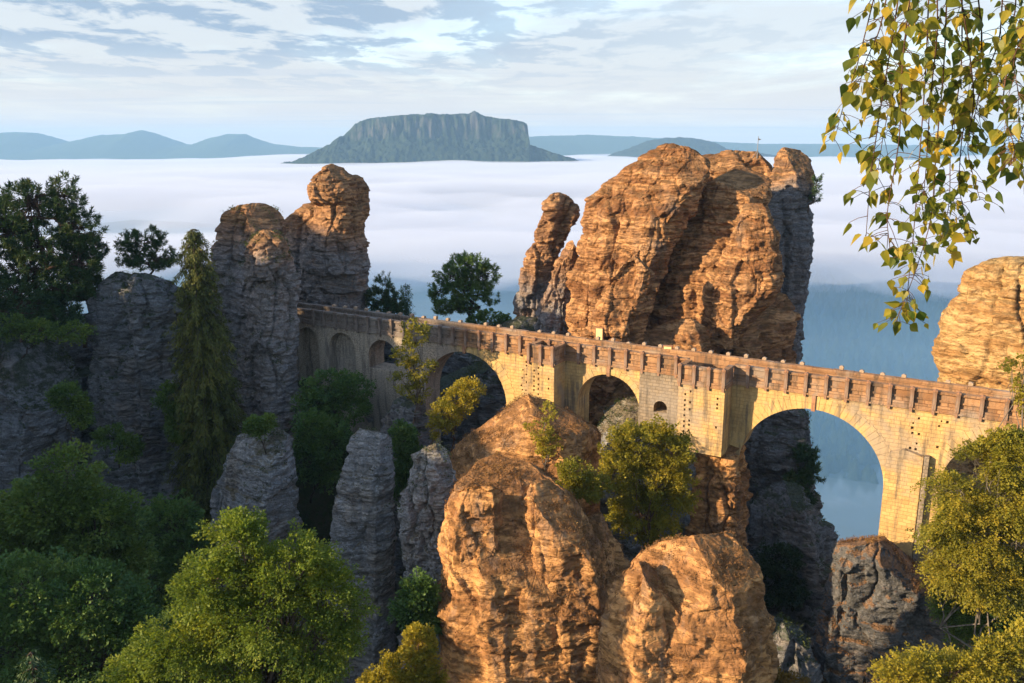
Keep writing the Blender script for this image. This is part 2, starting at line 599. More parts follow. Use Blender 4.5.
M['ashlar'] = stone_wall_material('yellow_ashlar', (0.58, 0.385, 0.155), (0.48, 0.30, 0.118), (0.43, 0.27, 0.11), 0.55, 0.27, left_tone=(0.44, 0.385, 0.32))
M['ashlar_shaded'] = stone_wall_material('shaded_ashlar', (0.30, 0.235, 0.165), (0.21, 0.165, 0.12), (0.16, 0.125, 0.09), 0.5, 0.26)  # darker copy of the ashlar, used where shade is put into the colour
M['voussoir'] = stone_wall_material('yellow_voussoirs', (0.58, 0.39, 0.16), (0.50, 0.32, 0.12), (0.5, 0.32, 0.13), 3.0, 3.0, left_tone=(0.42, 0.36, 0.30))
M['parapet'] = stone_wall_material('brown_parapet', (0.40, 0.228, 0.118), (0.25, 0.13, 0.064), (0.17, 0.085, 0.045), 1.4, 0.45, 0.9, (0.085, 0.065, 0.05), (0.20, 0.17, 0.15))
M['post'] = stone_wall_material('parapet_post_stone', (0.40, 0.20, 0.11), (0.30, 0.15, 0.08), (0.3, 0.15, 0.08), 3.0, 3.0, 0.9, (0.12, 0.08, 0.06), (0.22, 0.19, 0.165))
M['post_pale'] = stone_wall_material('pale_post_stone', (0.40, 0.29, 0.20), (0.30, 0.21, 0.14), (0.3, 0.22, 0.15), 3.0, 3.0)
M['deck'] = stone_wall_material('deck_paving', (0.26, 0.20, 0.15), (0.2, 0.15, 0.11), (0.1, 0.08, 0.06), 0.5, 0.5)


def ground_material():
    k = NT('forest_floor')
    c = k.coords('Object')
    n = k.noise(c, 0.35, 6, 0.65)
    g = k.noise(c, 3.0, 5, 0.7)
    col = k.mix(k.ramp(n, 0.35, 0.65), (0.018, 0.028, 0.010), (0.05, 0.045, 0.025))
    col = k.mix(k.ramp(g, 0.45, 0.7), col, (0.025, 0.045, 0.012))
    return k.principled(col, 0.95, k.bump(g, 0.8, 0.4), 0.05)


def far_forest_material(name, a, b, cliff=None, scale=0.06):
    k = NT(name)
    c = k.coords('Object')
    n = k.noise(c, scale, 6, 0.7)
    g = k.noise(c, scale * 6, 4, 0.7)
    col = k.mix(k.ramp(n, 0.35, 0.65), a, b)
    col = k.mix(k.ramp(g, 0.4, 0.7, 0, 0.7), col, tuple(x * 0.5 for x in a))
    if cliff:
        nz = k.N('ShaderNodeSeparateXYZ')
        k.L(k.N('ShaderNodeNewGeometry').outputs['True Normal'], nz.inputs[0])
        cl = k.noise(k.mapping(c, (1, 1, 0.5)), scale * 0.9, 6, 0.7)
        v = k.math('ADD', k.math('MULTIPLY', nz.outputs['Z'], -1.0), k.math('MULTIPLY', cl, 1.1))
        col = k.mix(k.ramp(v, 0.22, 0.5), col, cliff)
    return k.principled(col, 0.95, k.bump(g, 1.0, 3.0), 0.05)


M['ground'] = ground_material()
M['far_forest'] = far_forest_material('distant_forest', (0.025, 0.045, 0.02), (0.05, 0.075, 0.03))
M['forest'] = far_forest_material('valley_forest', (0.02, 0.038, 0.018), (0.04, 0.06, 0.026), None, 0.2)
M['table_hill'] = far_forest_material('table_hill_forest', (0.016, 0.028, 0.018), (0.032, 0.048, 0.028), (0.07, 0.066, 0.064), 0.02)


def water_material():
    k = NT('river_water')
    c = k.coords('Object')
    n = k.noise(c, 0.15, 4, 0.6)
    return k.principled((0.05, 0.08, 0.09), 0.12, k.bump(n, 0.15, 0.3), 0.5)


M['water'] = water_material()
# ------------------------------------------------------------------ ground, river, hills, fog, haze
def sstep(a, b, x):
    t = np.clip((np.asarray(x, float) - a) / (b - a), 0, 1)
    return t * t * (3 - 2 * t)


def terrain(x, y):
    x = np.asarray(x, float)
    y = np.asarray(y, float)
    p = np.stack([x, y, np.zeros_like(x)], 1)
    r = np.hypot(x, y)
    near = -45 + 3.0 * fbm(p / 14, 4, 5)
    near = near + 21 * np.exp(-(((x + 20) / 16) ** 2 + ((y - 86) / 15) ** 2))          # wooded slope below the left end of the bridge
    near = near + 16 * np.exp(-(((x + 62) / 26) ** 2 + ((y - 60) / 40) ** 2))
    near = near + 14 * sstep(8, 34, x) * sstep(62, 36, y)                              # slope that carries the right-hand birches
    q = y - (118 - 58 * sstep(2, 20, x))
    t = sstep(0, 95, q)
    far = -197 + 70 * sstep(500, 960, r) + 16 * fbm(p / 210, 5, 8) * sstep(470, 650, r)
    far = far + 30 * np.exp(-(((x + 520) / 300) ** 2 + ((y - 1060) / 130) ** 2))
    far = np.where(r < 500, np.maximum(far, -197), far)
    z = near * (1 - t) + far * t
    back = sstep(150, 400, r) * (1 - sstep(-40, 60, y))                                # behind the viewpoint the plateau carries on
    z = z * (1 - back) + (-30) * back
    return z


def polar_grid(r0, r1, nr, a0, a1, na):
    rr = np.exp(np.linspace(math.log(r0), math.log(r1), nr))
    aa = np.linspace(a0, a1, na)
    g, a = np.meshgrid(rr, aa, indexing='ij')
    return (g * np.sin(a)).ravel(), (g * np.cos(a)).ravel(), nr, na


def grid_faces(n, m, wrap=False):
    i = np.arange(n - 1)[:, None]
    j = np.arange(m if wrap else m - 1)[None, :]
    k = (j + 1) % m
    return np.stack([i * m + j + 0 * k, (i + 1) * m + j + 0 * k, (i + 1) * m + k, i * m + k], -1).reshape(-1, 4)


gx, gy, nr, na = polar_grid(2.5, 9600, 260, -math.pi, math.pi, 361)
gz = terrain(gx, gy)
o = mesh_obj('ground', np.stack([gx, gy, gz], 1), grid_faces(nr, na)[:, ::-1], M['ground'], smooth=True)
tag(o, 'dark wooded gorge floor running out to the misty valley', 'ground', kind='structure')
me = o.data
me.materials.append(M['far_forest'])
rr = np.hypot(gx, gy).reshape(nr, na)
fm = (rr[:-1, :-1] > 160).ravel().astype(np.int32)
me.polygons.foreach_set('material_index', fm)

wv = [(-900, 215, -191), (900, 215, -191), (1200, 520, -191), (-1200, 520, -191)]
o = mesh_obj('river', wv, [(0, 1, 2, 3)], M['water'])
tag(o, 'pale blue river far below seen through the large arch', 'river', kind='structure')


def hill(name, label, mat, outline, dist, depth, zb, nx=420, ny=90, rough=8.0, cliff=None, seed=1):
    """a hill at real distance; outline = skyline as (photo px, photo py) read at that distance"""
    ox = np.array([at(p[0], p[1], dist)[0] for p in outline])
    oz = np.array([at(p[0], p[1], dist)[2] for p in outline])
    xs = np.linspace(ox[0], ox[-1], nx)
    v = np.linspace(-1, 1, ny)
    X, V = np.meshgrid(xs, v, indexing='ij')
    crest = np.interp(X.ravel(), ox, oz).reshape(X.shape)
    av = np.abs(V)
    if cliff:
        # plateau, vertical cliff band, then a long talus slope
        p = np.stack([X.ravel() / 60, V.ravel() * depth / 60, np.zeros(X.size)], 1)
        wob = 0.11 * fbm(p / 2.6, 3, seed).reshape(X.shape) + 0.03 * fbm(p * 0.8, 3, seed + 8).reshape(X.shape) + 0.035 * fbm(p * 4, 3, seed + 5).reshape(X.shape)
        q = av + wob
        top = sstep(0.42, 0.34, q)
        tal = np.clip((1 - q) / 0.6, 0, 1) ** 1.25
        base = zb + (cliff - zb) * tal
        hgt = np.where(crest > cliff, base + (crest - base) * top, zb + (crest - zb) * np.minimum(1, tal * 1.05))
    else:
        hgt = zb + (crest - zb) * (1 - av ** 1.6)
    P = np.stack([X.ravel(), dist + V.ravel() * depth, hgt.ravel()], 1)
    tree = fbm(P / np.array([9, 9, 400.0]), 3, seed + 2) * rough * 0.7 + fbm(P / np.array([60, 60, 900.0]), 3, seed + 3) * rough
    P[:, 2] += tree * (1 - av.ravel() ** 4)
    c = np.array([xs.mean(), dist, zb])
    o = mesh_obj(name, P - c, grid_faces(nx, ny)[:, ::-1], mat, smooth=True, loc=c)
    return tag(o, label, 'hill', kind='structure')


hill('hill', 'flat topped table mountain with pale cliff bands rising from the fog', M['table_hill'],
     [(240, 182), (270, 170), (300, 161), (322, 153), (340, 142), (352, 134), (360, 126), (372, 120), (400, 117), (440, 115), (470, 116),
      (476, 113), (484, 117), (500, 121), (522, 123), (527, 125), (529, 146), (545, 151), (570, 159), (592, 167), (620, 176)],
     3300, 420, -130, 620, 190, 8.0, cliff=at(400, 137, 3300)[2], seed=3)
hill('hill', 'long low blue ridge with rounded summits on the left skyline', M['far_forest'],
     [(-260, 150), (-80, 140), (-20, 136), (12, 132), (36, 133), (52, 138), (66, 143), (82, 140), (102, 135), (128, 134), (141, 130), (150, 132), (166, 138), (182, 144),
      (196, 145), (212, 138), (228, 134), (244, 134), (256, 139), (272, 144), (300, 147), (360, 148), (430, 152)],
     8200, 900, -140, 520, 60, 5.0, seed=21)
hill('hill', 'flat blue plateau ridge right of the table mountain', M['far_forest'],
     [(380, 152), (450, 141), (540, 136), (590, 135), (640, 137), (700, 141), (760, 144), (850, 144), (960, 146), (1060, 147), (1300, 149)],
     7800, 700, -140, 520, 60, 5.0, seed=33)
hill('hill', 'small wooded blue knoll behind the great rock', M['table_hill'],
     [(560, 175), (590, 162), (625, 150), (648, 141), (664, 138), (690, 138), (712, 142), (730, 150), (800, 158), (860, 172)],
     4600, 300, -140, 260, 60, 7.0, seed=41)

# fog sea: one closed body of cloud lying in the valley, thin at its near edge
def fog_material(density):
    m = bpy.data.materials.new('fog')
    m.use_nodes = True
    t = m.node_tree
    t.nodes.clear()
    out = t.nodes.new('ShaderNodeOutputMaterial')
    v = t.nodes.new('ShaderNodeVolumePrincipled')
    v.inputs['Color'].default_value = (0.68, 0.74, 0.87, 1)
    v.inputs['Density'].default_value = density
    v.inputs['Anisotropy'].default_value = 0.0
    t.links.new(v.outputs[0], out.inputs['Volume'])
    return m


fx, fy, fnr, fna = polar_grid(265, 5600, 160, R(-62), R(62), 220)
fp = np.stack([fx, fy, np.zeros_like(fx)], 1)
fr = np.hypot(fx, fy)
shift = 250 * fbm(fp / 280, 4, 61) + 130 * fbm(fp / 75, 4, 63)
ftop = -66 - 16 * sstep(2500, 5600, fr) + 10 * fbm(fp / 260, 4, 51) + 14 * fbm(fp / 900, 3, 58) * sstep(500, 1200, fr) + 34 * sstep(2600, 4600, fr) * np.maximum(fbm(fp / 520, 3, 57), -0.2)
fbot = np.maximum(-0.168 * (fr + shift) - 2, -170)
rim = sstep(5600, 5100, fr)
hole = sstep(0.12, 0.42, fbm(fp / np.array([420.0, 260.0, 1]), 4, 83)) * sstep(2600, 900, fr)
hole = np.clip(hole + 1.1 * np.exp(-(((fx + 390) / 170) ** 2 + ((fy - 830) / 150) ** 2)) * (0.8 + 0.6 * fbm(fp / 90, 3, 85)), 0, 1)
ftop = ftop + 5 * fbm(fp / 85, 3, 84) * sstep(2500, 800, fr)
ftop = ftop - 22 * hole
fbot = np.where(hole > 0, np.maximum(fbot, ftop - 60 * (1 - hole) - 4), fbot)
edge_r = 335 + 230 * fbm(fp / 120, 4, 66)                        # ragged near edge
lift = sstep(edge_r - 50, edge_r + 380, fr)
fbot = np.minimum(ftop - 0.4, ftop + (np.minimum(fbot, ftop - 4) - ftop) * lift)
ftop = np.where(fr > 5400, np.minimum(ftop, -95), ftop)
fv = np.concatenate([np.stack([fx, fy, ftop], 1), np.stack([fx, fy, fbot], 1)])
ff = grid_faces(fnr, fna)
nf = fnr * fna
idx = np.arange(nf).reshape(fnr, fna)
ring = np.concatenate([idx[0, :], idx[1:, -1], idx[-1, -2::-1], idx[-2:0:-1, 0]])
rn = np.roll(ring, -1)
sides = np.stack([ring, rn, rn + nf, ring + nf], 1)
o = mesh_obj('fog', fv, np.concatenate([ff[:, ::-1], ff + nf, sides[:, ::-1]]), fog_material(0.010))
tag(o, 'pale sea of morning fog filling the valley', 'fog', kind='stuff')

# thinner blue mist that fills the river valley under the fog
mx, my, mr_, ma_ = polar_grid(240, 1500, 40, R(-50), R(50), 60)
mp_ = np.stack([mx, my, np.zeros_like(mx)], 1)
mrr = np.hypot(mx, my)
mt = -88 + 12 * fbm(mp_ / 150, 3, 71) - 70 * sstep(430, 240, mrr) - 80 * sstep(1250, 1500, mrr)
mv = np.concatenate([np.stack([mx, my, mt], 1), np.stack([mx, my, np.full_like(mx, -189.0)], 1)])
ff = grid_faces(mr_, ma_)
nf = mr_ * ma_
idx = np.arange(nf).reshape(mr_, ma_)
ring = np.concatenate([idx[0, :], idx[1:, -1], idx[-1, -2::-1], idx[-2:0:-1, 0]])
rn = np.roll(ring, -1)
sides = np.stack([ring, rn, rn + nf, ring + nf], 1)
mm = fog_material(0.0021)
mm.node_tree.nodes['Principled Volume'].inputs['Color'].default_value = (0.34, 0.66, 1.0, 1)
o = mesh_obj('mist', mv, np.concatenate([ff[:, ::-1], ff + nf, sides[:, ::-1]]), mm)
tag(o, 'thin blue mist over the river below the bridge', 'mist', kind='stuff')

# low river fog: torn bright patches lying on the water
lx, ly, lr_, la_ = polar_grid(330, 500, 46, R(4), R(44), 90)
lp = np.stack([lx, ly, np.zeros_like(lx)], 1)
lrr = np.hypot(lx, ly)
lth = 16 * sstep(-0.15, 0.45, fbm(lp / 60, 4, 77)) * sstep(500, 430, lrr)
lv = np.concatenate([np.stack([lx, ly, -190.0 + lth + 0.3], 1), np.stack([lx, ly, np.full_like(lx, -190.2)], 1)])
ff = grid_faces(lr_, la_)
nf = lr_ * la_
idx = np.arange(nf).reshape(lr_, la_)
ring = np.concatenate([idx[0, :], idx[1:, -1], idx[-1, -2::-1], idx[-2:0:-1, 0]])
rn = np.roll(ring, -1)
o = mesh_obj('fog', lv, np.concatenate([ff[:, ::-1], ff + nf, np.stack([ring, rn, rn + nf, ring + nf], 1)[:, ::-1]]), fog_material(0.03))
tag(o, 'white wisps of fog lying on the river far below the bridge', 'fog', kind='stuff')


def forest():
    """the far wooded slopes across the river: thousands of small crowns, one mass"""
    r_ = np.random.default_rng(8)
    n = 7000
    a = r_.uniform(R(6), R(42), n)
    rr_ = np.sqrt(r_.uniform(505 ** 2, 1150 ** 2, n))
    x, y = rr_ * np.sin(a), rr_ * np.cos(a)
    z = terrain(x, y)
    n = len(x)
    k = 7
    ph = np.linspace(0, 2 * np.pi, k, endpoint=False)
    H = r_.uniform(9, 19, n)
    H = np.where(a < 0, H * 0.55, H)
    W = H * r_.uniform(0.18, 0.34, n)
    tall = r_.random(n) < 0.55
    prof = [(0.12, 0.75), (0.35, 1.0), (0.62, 0.72), (0.82, 0.36)]
    rings = []
    for t, w in prof:
        w_ = np.where(tall, w * (1.25 - t), w)
        rad = (W * w_)[:, None] * r_.uniform(0.65, 1.25, (n, k))
        rings.append(np.stack([x[:, None] + rad * np.cos(ph), y[:, None] + rad * np.sin(ph), np.repeat((z + H * t)[:, None], k, 1) + r_.normal(0, 0.5, (n, k))], 2))
    tip = np.stack([x, y, z + H], 1)[:, None]
    V = np.concatenate(rings + [tip], 1)
    m = V.shape[1]
    f = []
    for q in range(3):
        for j in range(k):
            f.append((q * k + j, q * k + (j + 1) % k, (q + 1) * k + (j + 1) % k, (q + 1) * k + j))
    for j in range(0, k):
        f.append((3 * k + j, 3 * k + (j + 1) % k, m - 1, m - 1))
    f = np.array(f)
    tri = f[3 * k:][:, :3]
    quad = f[:3 * k]
    off = (np.arange(n) * m)[:, None, None]
    Q = (quad[None] + off).reshape(-1, 4)
    Tq = (tri[None] + off).reshape(-1, 3)
    fs = [tuple(q) for q in Q.tolist()] + [tuple(q) for q in Tq.tolist()]
    o = mesh_obj('forest', V.reshape(-1, 3), fs, M['forest'], smooth=True)
    tag(o, 'far dark forest on the slopes across the river', 'forest', kind='stuff')


forest()

hz = Geo()
hz.box(-9800, 9800, -9800, 9800, -215, 150)
hm = bpy.data.materials.new('haze')
hm.use_nodes = True
t_ = hm.node_tree
t_.nodes.clear()
ho = t_.nodes.new('ShaderNodeOutputMaterial')
hv = t_.nodes.new('ShaderNodeVolumePrincipled')
hv.inputs['Color'].default_value = (0.38, 0.66, 1.0, 1)
hv.inputs['Density'].default_value = 0.00010
t_.links.new(hv.outputs[0], ho.inputs['Volume'])
o = hz.build('haze', hm)
tag(o, 'thin blue morning haze over the whole valley', 'haze', kind='stuff')

# ------------------------------------------------------------------ sandstone pinnacles
def loft(rows, Y, ratio=0.8, sq=3.2, rot=0.0, na=200, step=0.11, seed=0, lump=0.7, strata=0.30, joints=5, jdepth=0.5, lean=0.0, rough=1.0, block=0.30, crack=0.8, cuts=9, chamfers=3, below=8.0):
    """a weathered sandstone column: rows = (photo y, left x, right x) of its outline, read at distance Y and turned into real
    sections; bedding ledges, rounded beds, joint clefts and lumps are cut into the surface."""
    rows = sorted(rows)
    zs = np.array([at(512, r[0], Y)[2] for r in rows])
    xl = np.array([at(r[1], r[0], Y)[0] for r in rows])
    xr = np.array([at(r[2], r[0], Y)[0] for r in rows])
    zs, xl, xr = zs[::-1], xl[::-1], xr[::-1]                   # bottom to top
    zs = np.concatenate([[zs[0] - below], zs])
    xl = np.concatenate([[xl[0] - 0.06 * below], xl])
    xr = np.concatenate([[xr[0] + 0.06 * below], xr])
    nz = max(20, int((zs[-1] - zs[0]) / step))
    z = np.linspace(zs[0], zs[-1], nz)
    kern = np.exp(-np.linspace(-2, 2, 2 * max(1, int(0.5 / step)) + 1) ** 2)
    kern /= kern.sum()
    def sm(a):
        a = np.interp(z, zs, a)
        pad = len(kern) // 2
        return np.convolve(np.pad(a, pad, mode='edge'), kern, 'valid')
    L_, R_ = sm(xl), sm(xr)
    hw = (R_ - L_) / 2
    jag = np.minimum(0.10 * hw, 0.55)
    L_ = L_ + jag * (n1(z * 0.42 + seed * 3.7, seed + 70) + 0.5 * n1(z * 1.3 + seed, seed + 71))
    R_ = R_ + jag * (n1(z * 0.42 + seed * 5.1, seed + 72) + 0.5 * n1(z * 1.3 + seed, seed + 73))
    a = np.maximum((R_ - L_) / 2, 0.05)
    cx = (R_ + L_) / 2
    ph = np.linspace(0, 2 * np.pi, na, endpoint=False) + 0.4
    ex = np.sign(np.cos(ph)) * np.abs(np.cos(ph)) ** (2 / sq)
    ey = np.sign(np.sin(ph)) * np.abs(np.sin(ph)) ** (2 / sq) * ratio
    sx = ex * math.cos(rot) - ey * math.sin(rot)
    sy = ex * math.sin(rot) + ey * math.cos(rot)
    s = np.abs(sx).max()
    sx, sy = sx / s, sy / s
    # even spacing along the section
    d = np.hypot(np.diff(np.append(sx, sx[0])), np.diff(np.append(sy, sy[0])))
    cum = np.concatenate([[0], np.cumsum(d)])
    tt = np.linspace(0, cum[-1], na, endpoint=False)
    sx = np.interp(tt, cum, np.append(sx, sx[0]))
    sy = np.interp(tt, cum, np.append(sy, sy[0]))
    tx, ty = np.roll(sx, -1) - np.roll(sx, 1), np.roll(sy, -1) - np.roll(sy, 1)
    nx_, ny_ = ty, -tx
    nl = np.hypot(nx_, ny_)
    nx_, ny_ = nx_ / nl, ny_ / nl
    amax = a.max()
    X = cx[:, None] + a[:, None] * sx[None]
    Yy = Y + lean * (z - zs[0])[:, None] + np.minimum(a, amax)[:, None] * sy[None]
    Z = np.repeat(z[:, None], na, 1)
    # broken faces: flat cuts through the column, some only part of its height so that they end in ledges
    rp = np.random.default_rng(seed + 500)
    for q in range(cuts):
        th = rp.uniform(0, 2 * math.pi) if q % 2 else rp.uniform(math.pi, 2 * math.pi)
        c_, s_ = math.cos(th), math.sin(th)
        sup = (sx * c_ + sy * s_).max()
        lim = sup * rp.uniform(0.70, 0.93) + rp.normal(0, 0.10) * (z - z.mean()) / (z[-1] - z[0])
        if rp.random() < 0.6:
            za = rp.uniform(0.15, 0.85)
            zt_ = z[0] + za * (z[-1] - z[0])
            wgt = sstep(zt_ - 0.12, zt_ + 0.12, z) if rp.random() < 0.65 else sstep(zt_ + 0.12, zt_ - 0.12, z)
        else:
            wgt = np.ones(nz)
        ov = ((X - cx[:, None]) / a[:, None] * c_ + (Yy - (Y + lean * (z - zs[0]))[:, None]) / a[:, None] * s_) - lim[:, None]
        ov = np.maximum(ov, 0) * wgt[:, None] * a[:, None]
        X = X - ov * c_
        Yy = Yy - ov * s_
    # keep the overall width read from the photo
    kw_ = np.exp(-np.linspace(-2, 2, 2 * max(2, int(1.3 / step)) + 1) ** 2)
    kw_ /= kw_.sum()
    def smooth(v):
        pad = len(kw_) // 2
        return np.convolve(np.pad(v, pad, mode='edge'), kw_, 'valid')[:nz]
    mn, mx = X.min(1), X.max(1)
    dl, dr = smooth((cx - a) - mn), smooth((cx + a) - mx)
    fr_ = (X - mn[:, None]) / np.maximum(mx - mn, 0.05)[:, None]
    X = X + dl[:, None] * (1 - fr_) + dr[:, None] * fr_
    P = np.stack([X.ravel(), Yy.ravel(), Z.ravel()], 1)
    so = seed * 7.31
    Q = P + so
    warp = 0.55 * fbm(Q / 7, 2, seed)
    zz = Z.ravel() + warp + 0.10 * fbm(Q / 1.5, 2, seed + 9)
    # bedding: thin beds everywhere, deep grooves only here and there and unevenly spaced
    n3 = np.stack([np.repeat(nx_[None], nz, 0).ravel(), np.repeat(ny_[None], nz, 0).ravel()], 1)
    b = n1(zz * 0.40 + so, seed + 1) * 0.6 + n1(zz * 1.05 + so, seed + 2) * 0.4 + n1(zz * 2.7 + so, seed + 3) * 0.42 + n1(zz * 5.3 + so, seed + 33) * 0.26
    disp = strata * b * (0.75 + 0.5 * vnoise(Q / 4.0, seed + 31))
    zb_ = zz * 0.42 + 1.1 * n1(zz * 0.33 + so, seed + 4) + so
    bed = np.abs((zb_ % 1) - 0.5) / 0.42
    amp = sstep(-0.25, 0.35, vnoise(Q / np.array([5.0, 5.0, 1.6]), seed + 30))
    disp -= strata * 1.1 * np.exp(-(bed / 0.10) ** 2) * amp
    # two sets of upright joints cross the rock; clefts where they meet the faces
    r_ = np.random.default_rng(seed + 100)
    wobx = 0.75 * n1(P[:, 2] * 0.13 + so, seed + 5) + 0.22 * n1(P[:, 2] * 0.7 + so, seed + 6) + 0.25 * vnoise(Q / 3.5, seed + 35)
    ja = -0.35 + r_.normal(0, 0.15)
    yc = Y + lean * (P[:, 2] - zs[0])
    near_top = np.repeat(np.clip(a / (0.55 * amax), 0, 1)[:, None], na, 1).ravel() ** 1.5
    for st_ in (0, 1):
        d_ = np.array([math.cos(ja), math.sin(ja)]) if st_ == 0 else np.array([-math.sin(ja), math.cos(ja)])
        uu = (P[:, 0] - cx.mean()) * d_[0] + (P[:, 1] - yc) * d_[1] + wobx * (0.6 if st_ else 1.0)
        ext = amax * (1.0 if st_ == 0 else ratio)
        nj = joints if st_ == 0 else max(1, joints // 2)
        face = 1 - np.abs(n3 @ d_) ** 3
        for q in range(nj):
            j = ext * (-0.85 + 1.7 * (q + r_.uniform(0.2, 0.8)) / nj)
            tilt = r_.normal(0, 0.10)
            dd = uu - j - tilt * (P[:, 2] - z.mean())
            w = 0.13 + 0.26 * r_.random() ** 2
            dep = jdepth * (0.35 + 0.95 * r_.random()) * sstep(-0.35, 0.4, n1(P[:, 2] * 0.10 + q * 5 + so, seed + 8 + q + 20 * st_)) * face * near_top
            disp -= dep * (np.exp(-(dd / w) ** 2) * 0.6 + 0.4 * np.exp(-(dd / (w * 3.5)) ** 2))
            disp += 0.28 * jdepth * r_.normal() * np.tanh(dd / 0.25) * np.exp(-(dd / 2.2) ** 2) * face * near_top
    # fractured faces: upright prisms between joints, flat slabs between beds, then small chips; each has its own plane
    W3 = np.stack([0.5 * vnoise(Q / 2.2, seed + 50 + q) for q in range(3)], 1)
    cr_, sr_ = math.cos(ja), math.sin(ja)
    PR = np.stack([P[:, 0] * cr_ + P[:, 1] * sr_, -P[:, 0] * sr_ + P[:, 1] * cr_, P[:, 2]], 1) + W3 * 0.7
    s1 = 1.5 + 0.22 * amax
    soft = np.repeat(np.clip(a / (0.35 * amax), 0.15, 1)[:, None], na, 1).ravel()
    for sc_, k_amp, crk_, sd in (((s1, s1, s1 * 2.6), 0.50 * block / 0.3, 0.42, 61), ((s1 * 0.62, s1 * 0.62, s1 * 0.36), 0.30 * block / 0.3, 0.18, 64), ((0.62, 0.62, 0.38), 0.11, 0.07, 67)):
        rel, idn, gap = voro((PR + so * 1.7) / np.array(sc_), seed + sd)
        pl = (1.0 if sd != 67 else rough) * idn[:, 0] * 0.55 + (rel * np.roll(idn, 1, 1)).sum(1) * 0.75
        disp += k_amp * pl * soft
        disp -= crk_ * crack * np.exp(-(gap / 0.055) ** 2) * soft * sstep(-0.5, 0.3, vnoise(Q / 2.7, seed + sd + 2))
    disp += 0.7 * lump * fbm(Q / 5.5, 3, seed + 10) + 0.20 * rough * fbm(Q / 1.4, 4, seed + 11) + 0.07 * rough * np.abs(fbm(Q / 0.45, 3, seed + 12))
    pit = fbm(Q / np.array([0.9, 0.9, 0.6]), 3, seed + 13)
    disp -= 0.16 * rough * sstep(0.22, 0.5, pit)
    D = disp.reshape(nz, na) * np.minimum(1, a / (0.28 * amax))[:, None]
    X = X + D * nx_[None]
    Yy = Yy + D * ny_[None]
    Z = Z + 0.25 * fbm(Q / 2.2, 3, seed + 20).reshape(nz, na) * (np.minimum(1, a / (0.4 * amax))[:, None])
    V = np.stack([X.ravel(), Yy.ravel(), Z.ravel()], 1)
    # rounded cap: shrinking rings over the top
    caps = []
    top = V[-na:]
    ctr = top.mean(0)
    k_ = 14
    hcap = min(0.16 * a[-1], 0.7)
    for k in range(1, k_ + 1):
        th = k / k_ * math.pi / 2
        ring = ctr + (top - ctr) * math.cos(th) * (1 if k < k_ else 0) + np.array([0, 0, hcap * math.sin(th)])
        if k == k_:
            ring = (ctr + np.array([0, 0, hcap]))[None]
        else:
            ring = ring + np.array([0, 0, 1]) * (0.8 * min(1, a[-1] / 2) * math.sin(th) * fbm((ring + so) / 1.5, 4, seed + 40))[:, None]
        caps.append(ring)
    F = grid_faces(nz, na, True)[:, ::-1]
    n0 = len(V)
    V = np.concatenate([V] + caps)
    fs = [F]
    for k in range(k_ - 1):
        b0 = n0 - na + k * na
        j = np.arange(na)
        jj = (j + 1) % na
        fs.append(np.stack([b0 + j, b0 + jj, b0 + na + jj, b0 + na + j], 1))
    last = n0 - na + (k_ - 1) * na
    j = np.arange(na)
    fs.append(np.stack([last + j, last + (j + 1) % na, np.full(na, len(V) - 1), np.full(na, len(V) - 1)], 1))
    # slanting breaks across the top
    zt = V[:, 2].max()
    H_ = zt - zs[0]
    for q in range(chamfers):
        th, ft = rp.uniform(0, 2 * math.pi), rp.uniform(0.45, 1.15)
        n_ = np.array([math.cos(th) * math.cos(ft), math.sin(th) * math.cos(ft), math.sin(ft)])
        dd = V @ n_
        lim = dd.max() - rp.uniform(0.10, 0.30) * min(amax, 0.35 * H_)
        ov = np.maximum(dd - lim, 0)
        V = V - ov[:, None] * n_ + (np.minimum(ov, 0.3) / 0.3 * 0.16 * fbm((V + so) / 0.9, 3, seed + 90 + q))[:, None] * n_
    return V, np.concatenate(fs)


def rock(name, label, mat, lofts, group='sandstone pinnacles of the gorge', cat='rock', **common):
    vs, fs, n = [], [], 0
    mi, mats = [], [mat]
    for kw in lofts:
        kw = {**common, **kw}
        mt = kw.pop('mat', mat)
        v, f = loft(**kw)
        if mt not in mats:
            mats.append(mt)
        mi.append(np.full(len(f), mats.index(mt), np.int32))
        vs.append(v)
        fs.append(f + n)
        n += len(v)
    V = np.concatenate(vs)
    F = np.concatenate(fs)
    c = np.array([V[:, 0].mean(), V[:, 1].mean(), V[:, 2].min()])
    me_faces_tri = F[:, 2] == F[:, 3]
    quads = F[~me_faces_tri]
    tris = F[me_faces_tri][:, :3]
    me = bpy.data.meshes.new(name)
    VV = (V - c).astype(np.float32)
    me.vertices.add(len(VV))
    me.vertices.foreach_set('co', VV.ravel())
    me.loops.add(quads.size + tris.size)
    me.loops.foreach_set('vertex_index', np.concatenate([quads.ravel(), tris.ravel()]).astype(np.int32))
    me.polygons.add(len(quads) + len(tris))
    me.polygons.foreach_set('loop_start', np.concatenate([np.arange(len(quads)) * 4, quads.size + np.arange(len(tris)) * 3]).astype(np.int32))
    me.polygons.foreach_set('loop_total', np.concatenate([np.full(len(quads), 4), np.full(len(tris), 3)]).astype(np.int32))
    me.update(calc_edges=True)
    me.polygons.foreach_set('use_smooth', np.ones(len(me.polygons), bool))
    for mt in mats:
        me.materials.append(M[mt])
    mi = np.concatenate(mi)
    me.polygons.foreach_set('material_index', np.concatenate([mi[~me_faces_tri], mi[me_faces_tri]]))
    o = bpy.data.objects.new(name, me)
    COL.objects.link(o)
    o.location = c
    return tag(o, label, cat, group)


def Lf(rows, Y, **kw):
    return dict(rows=rows, Y=Y, **kw)


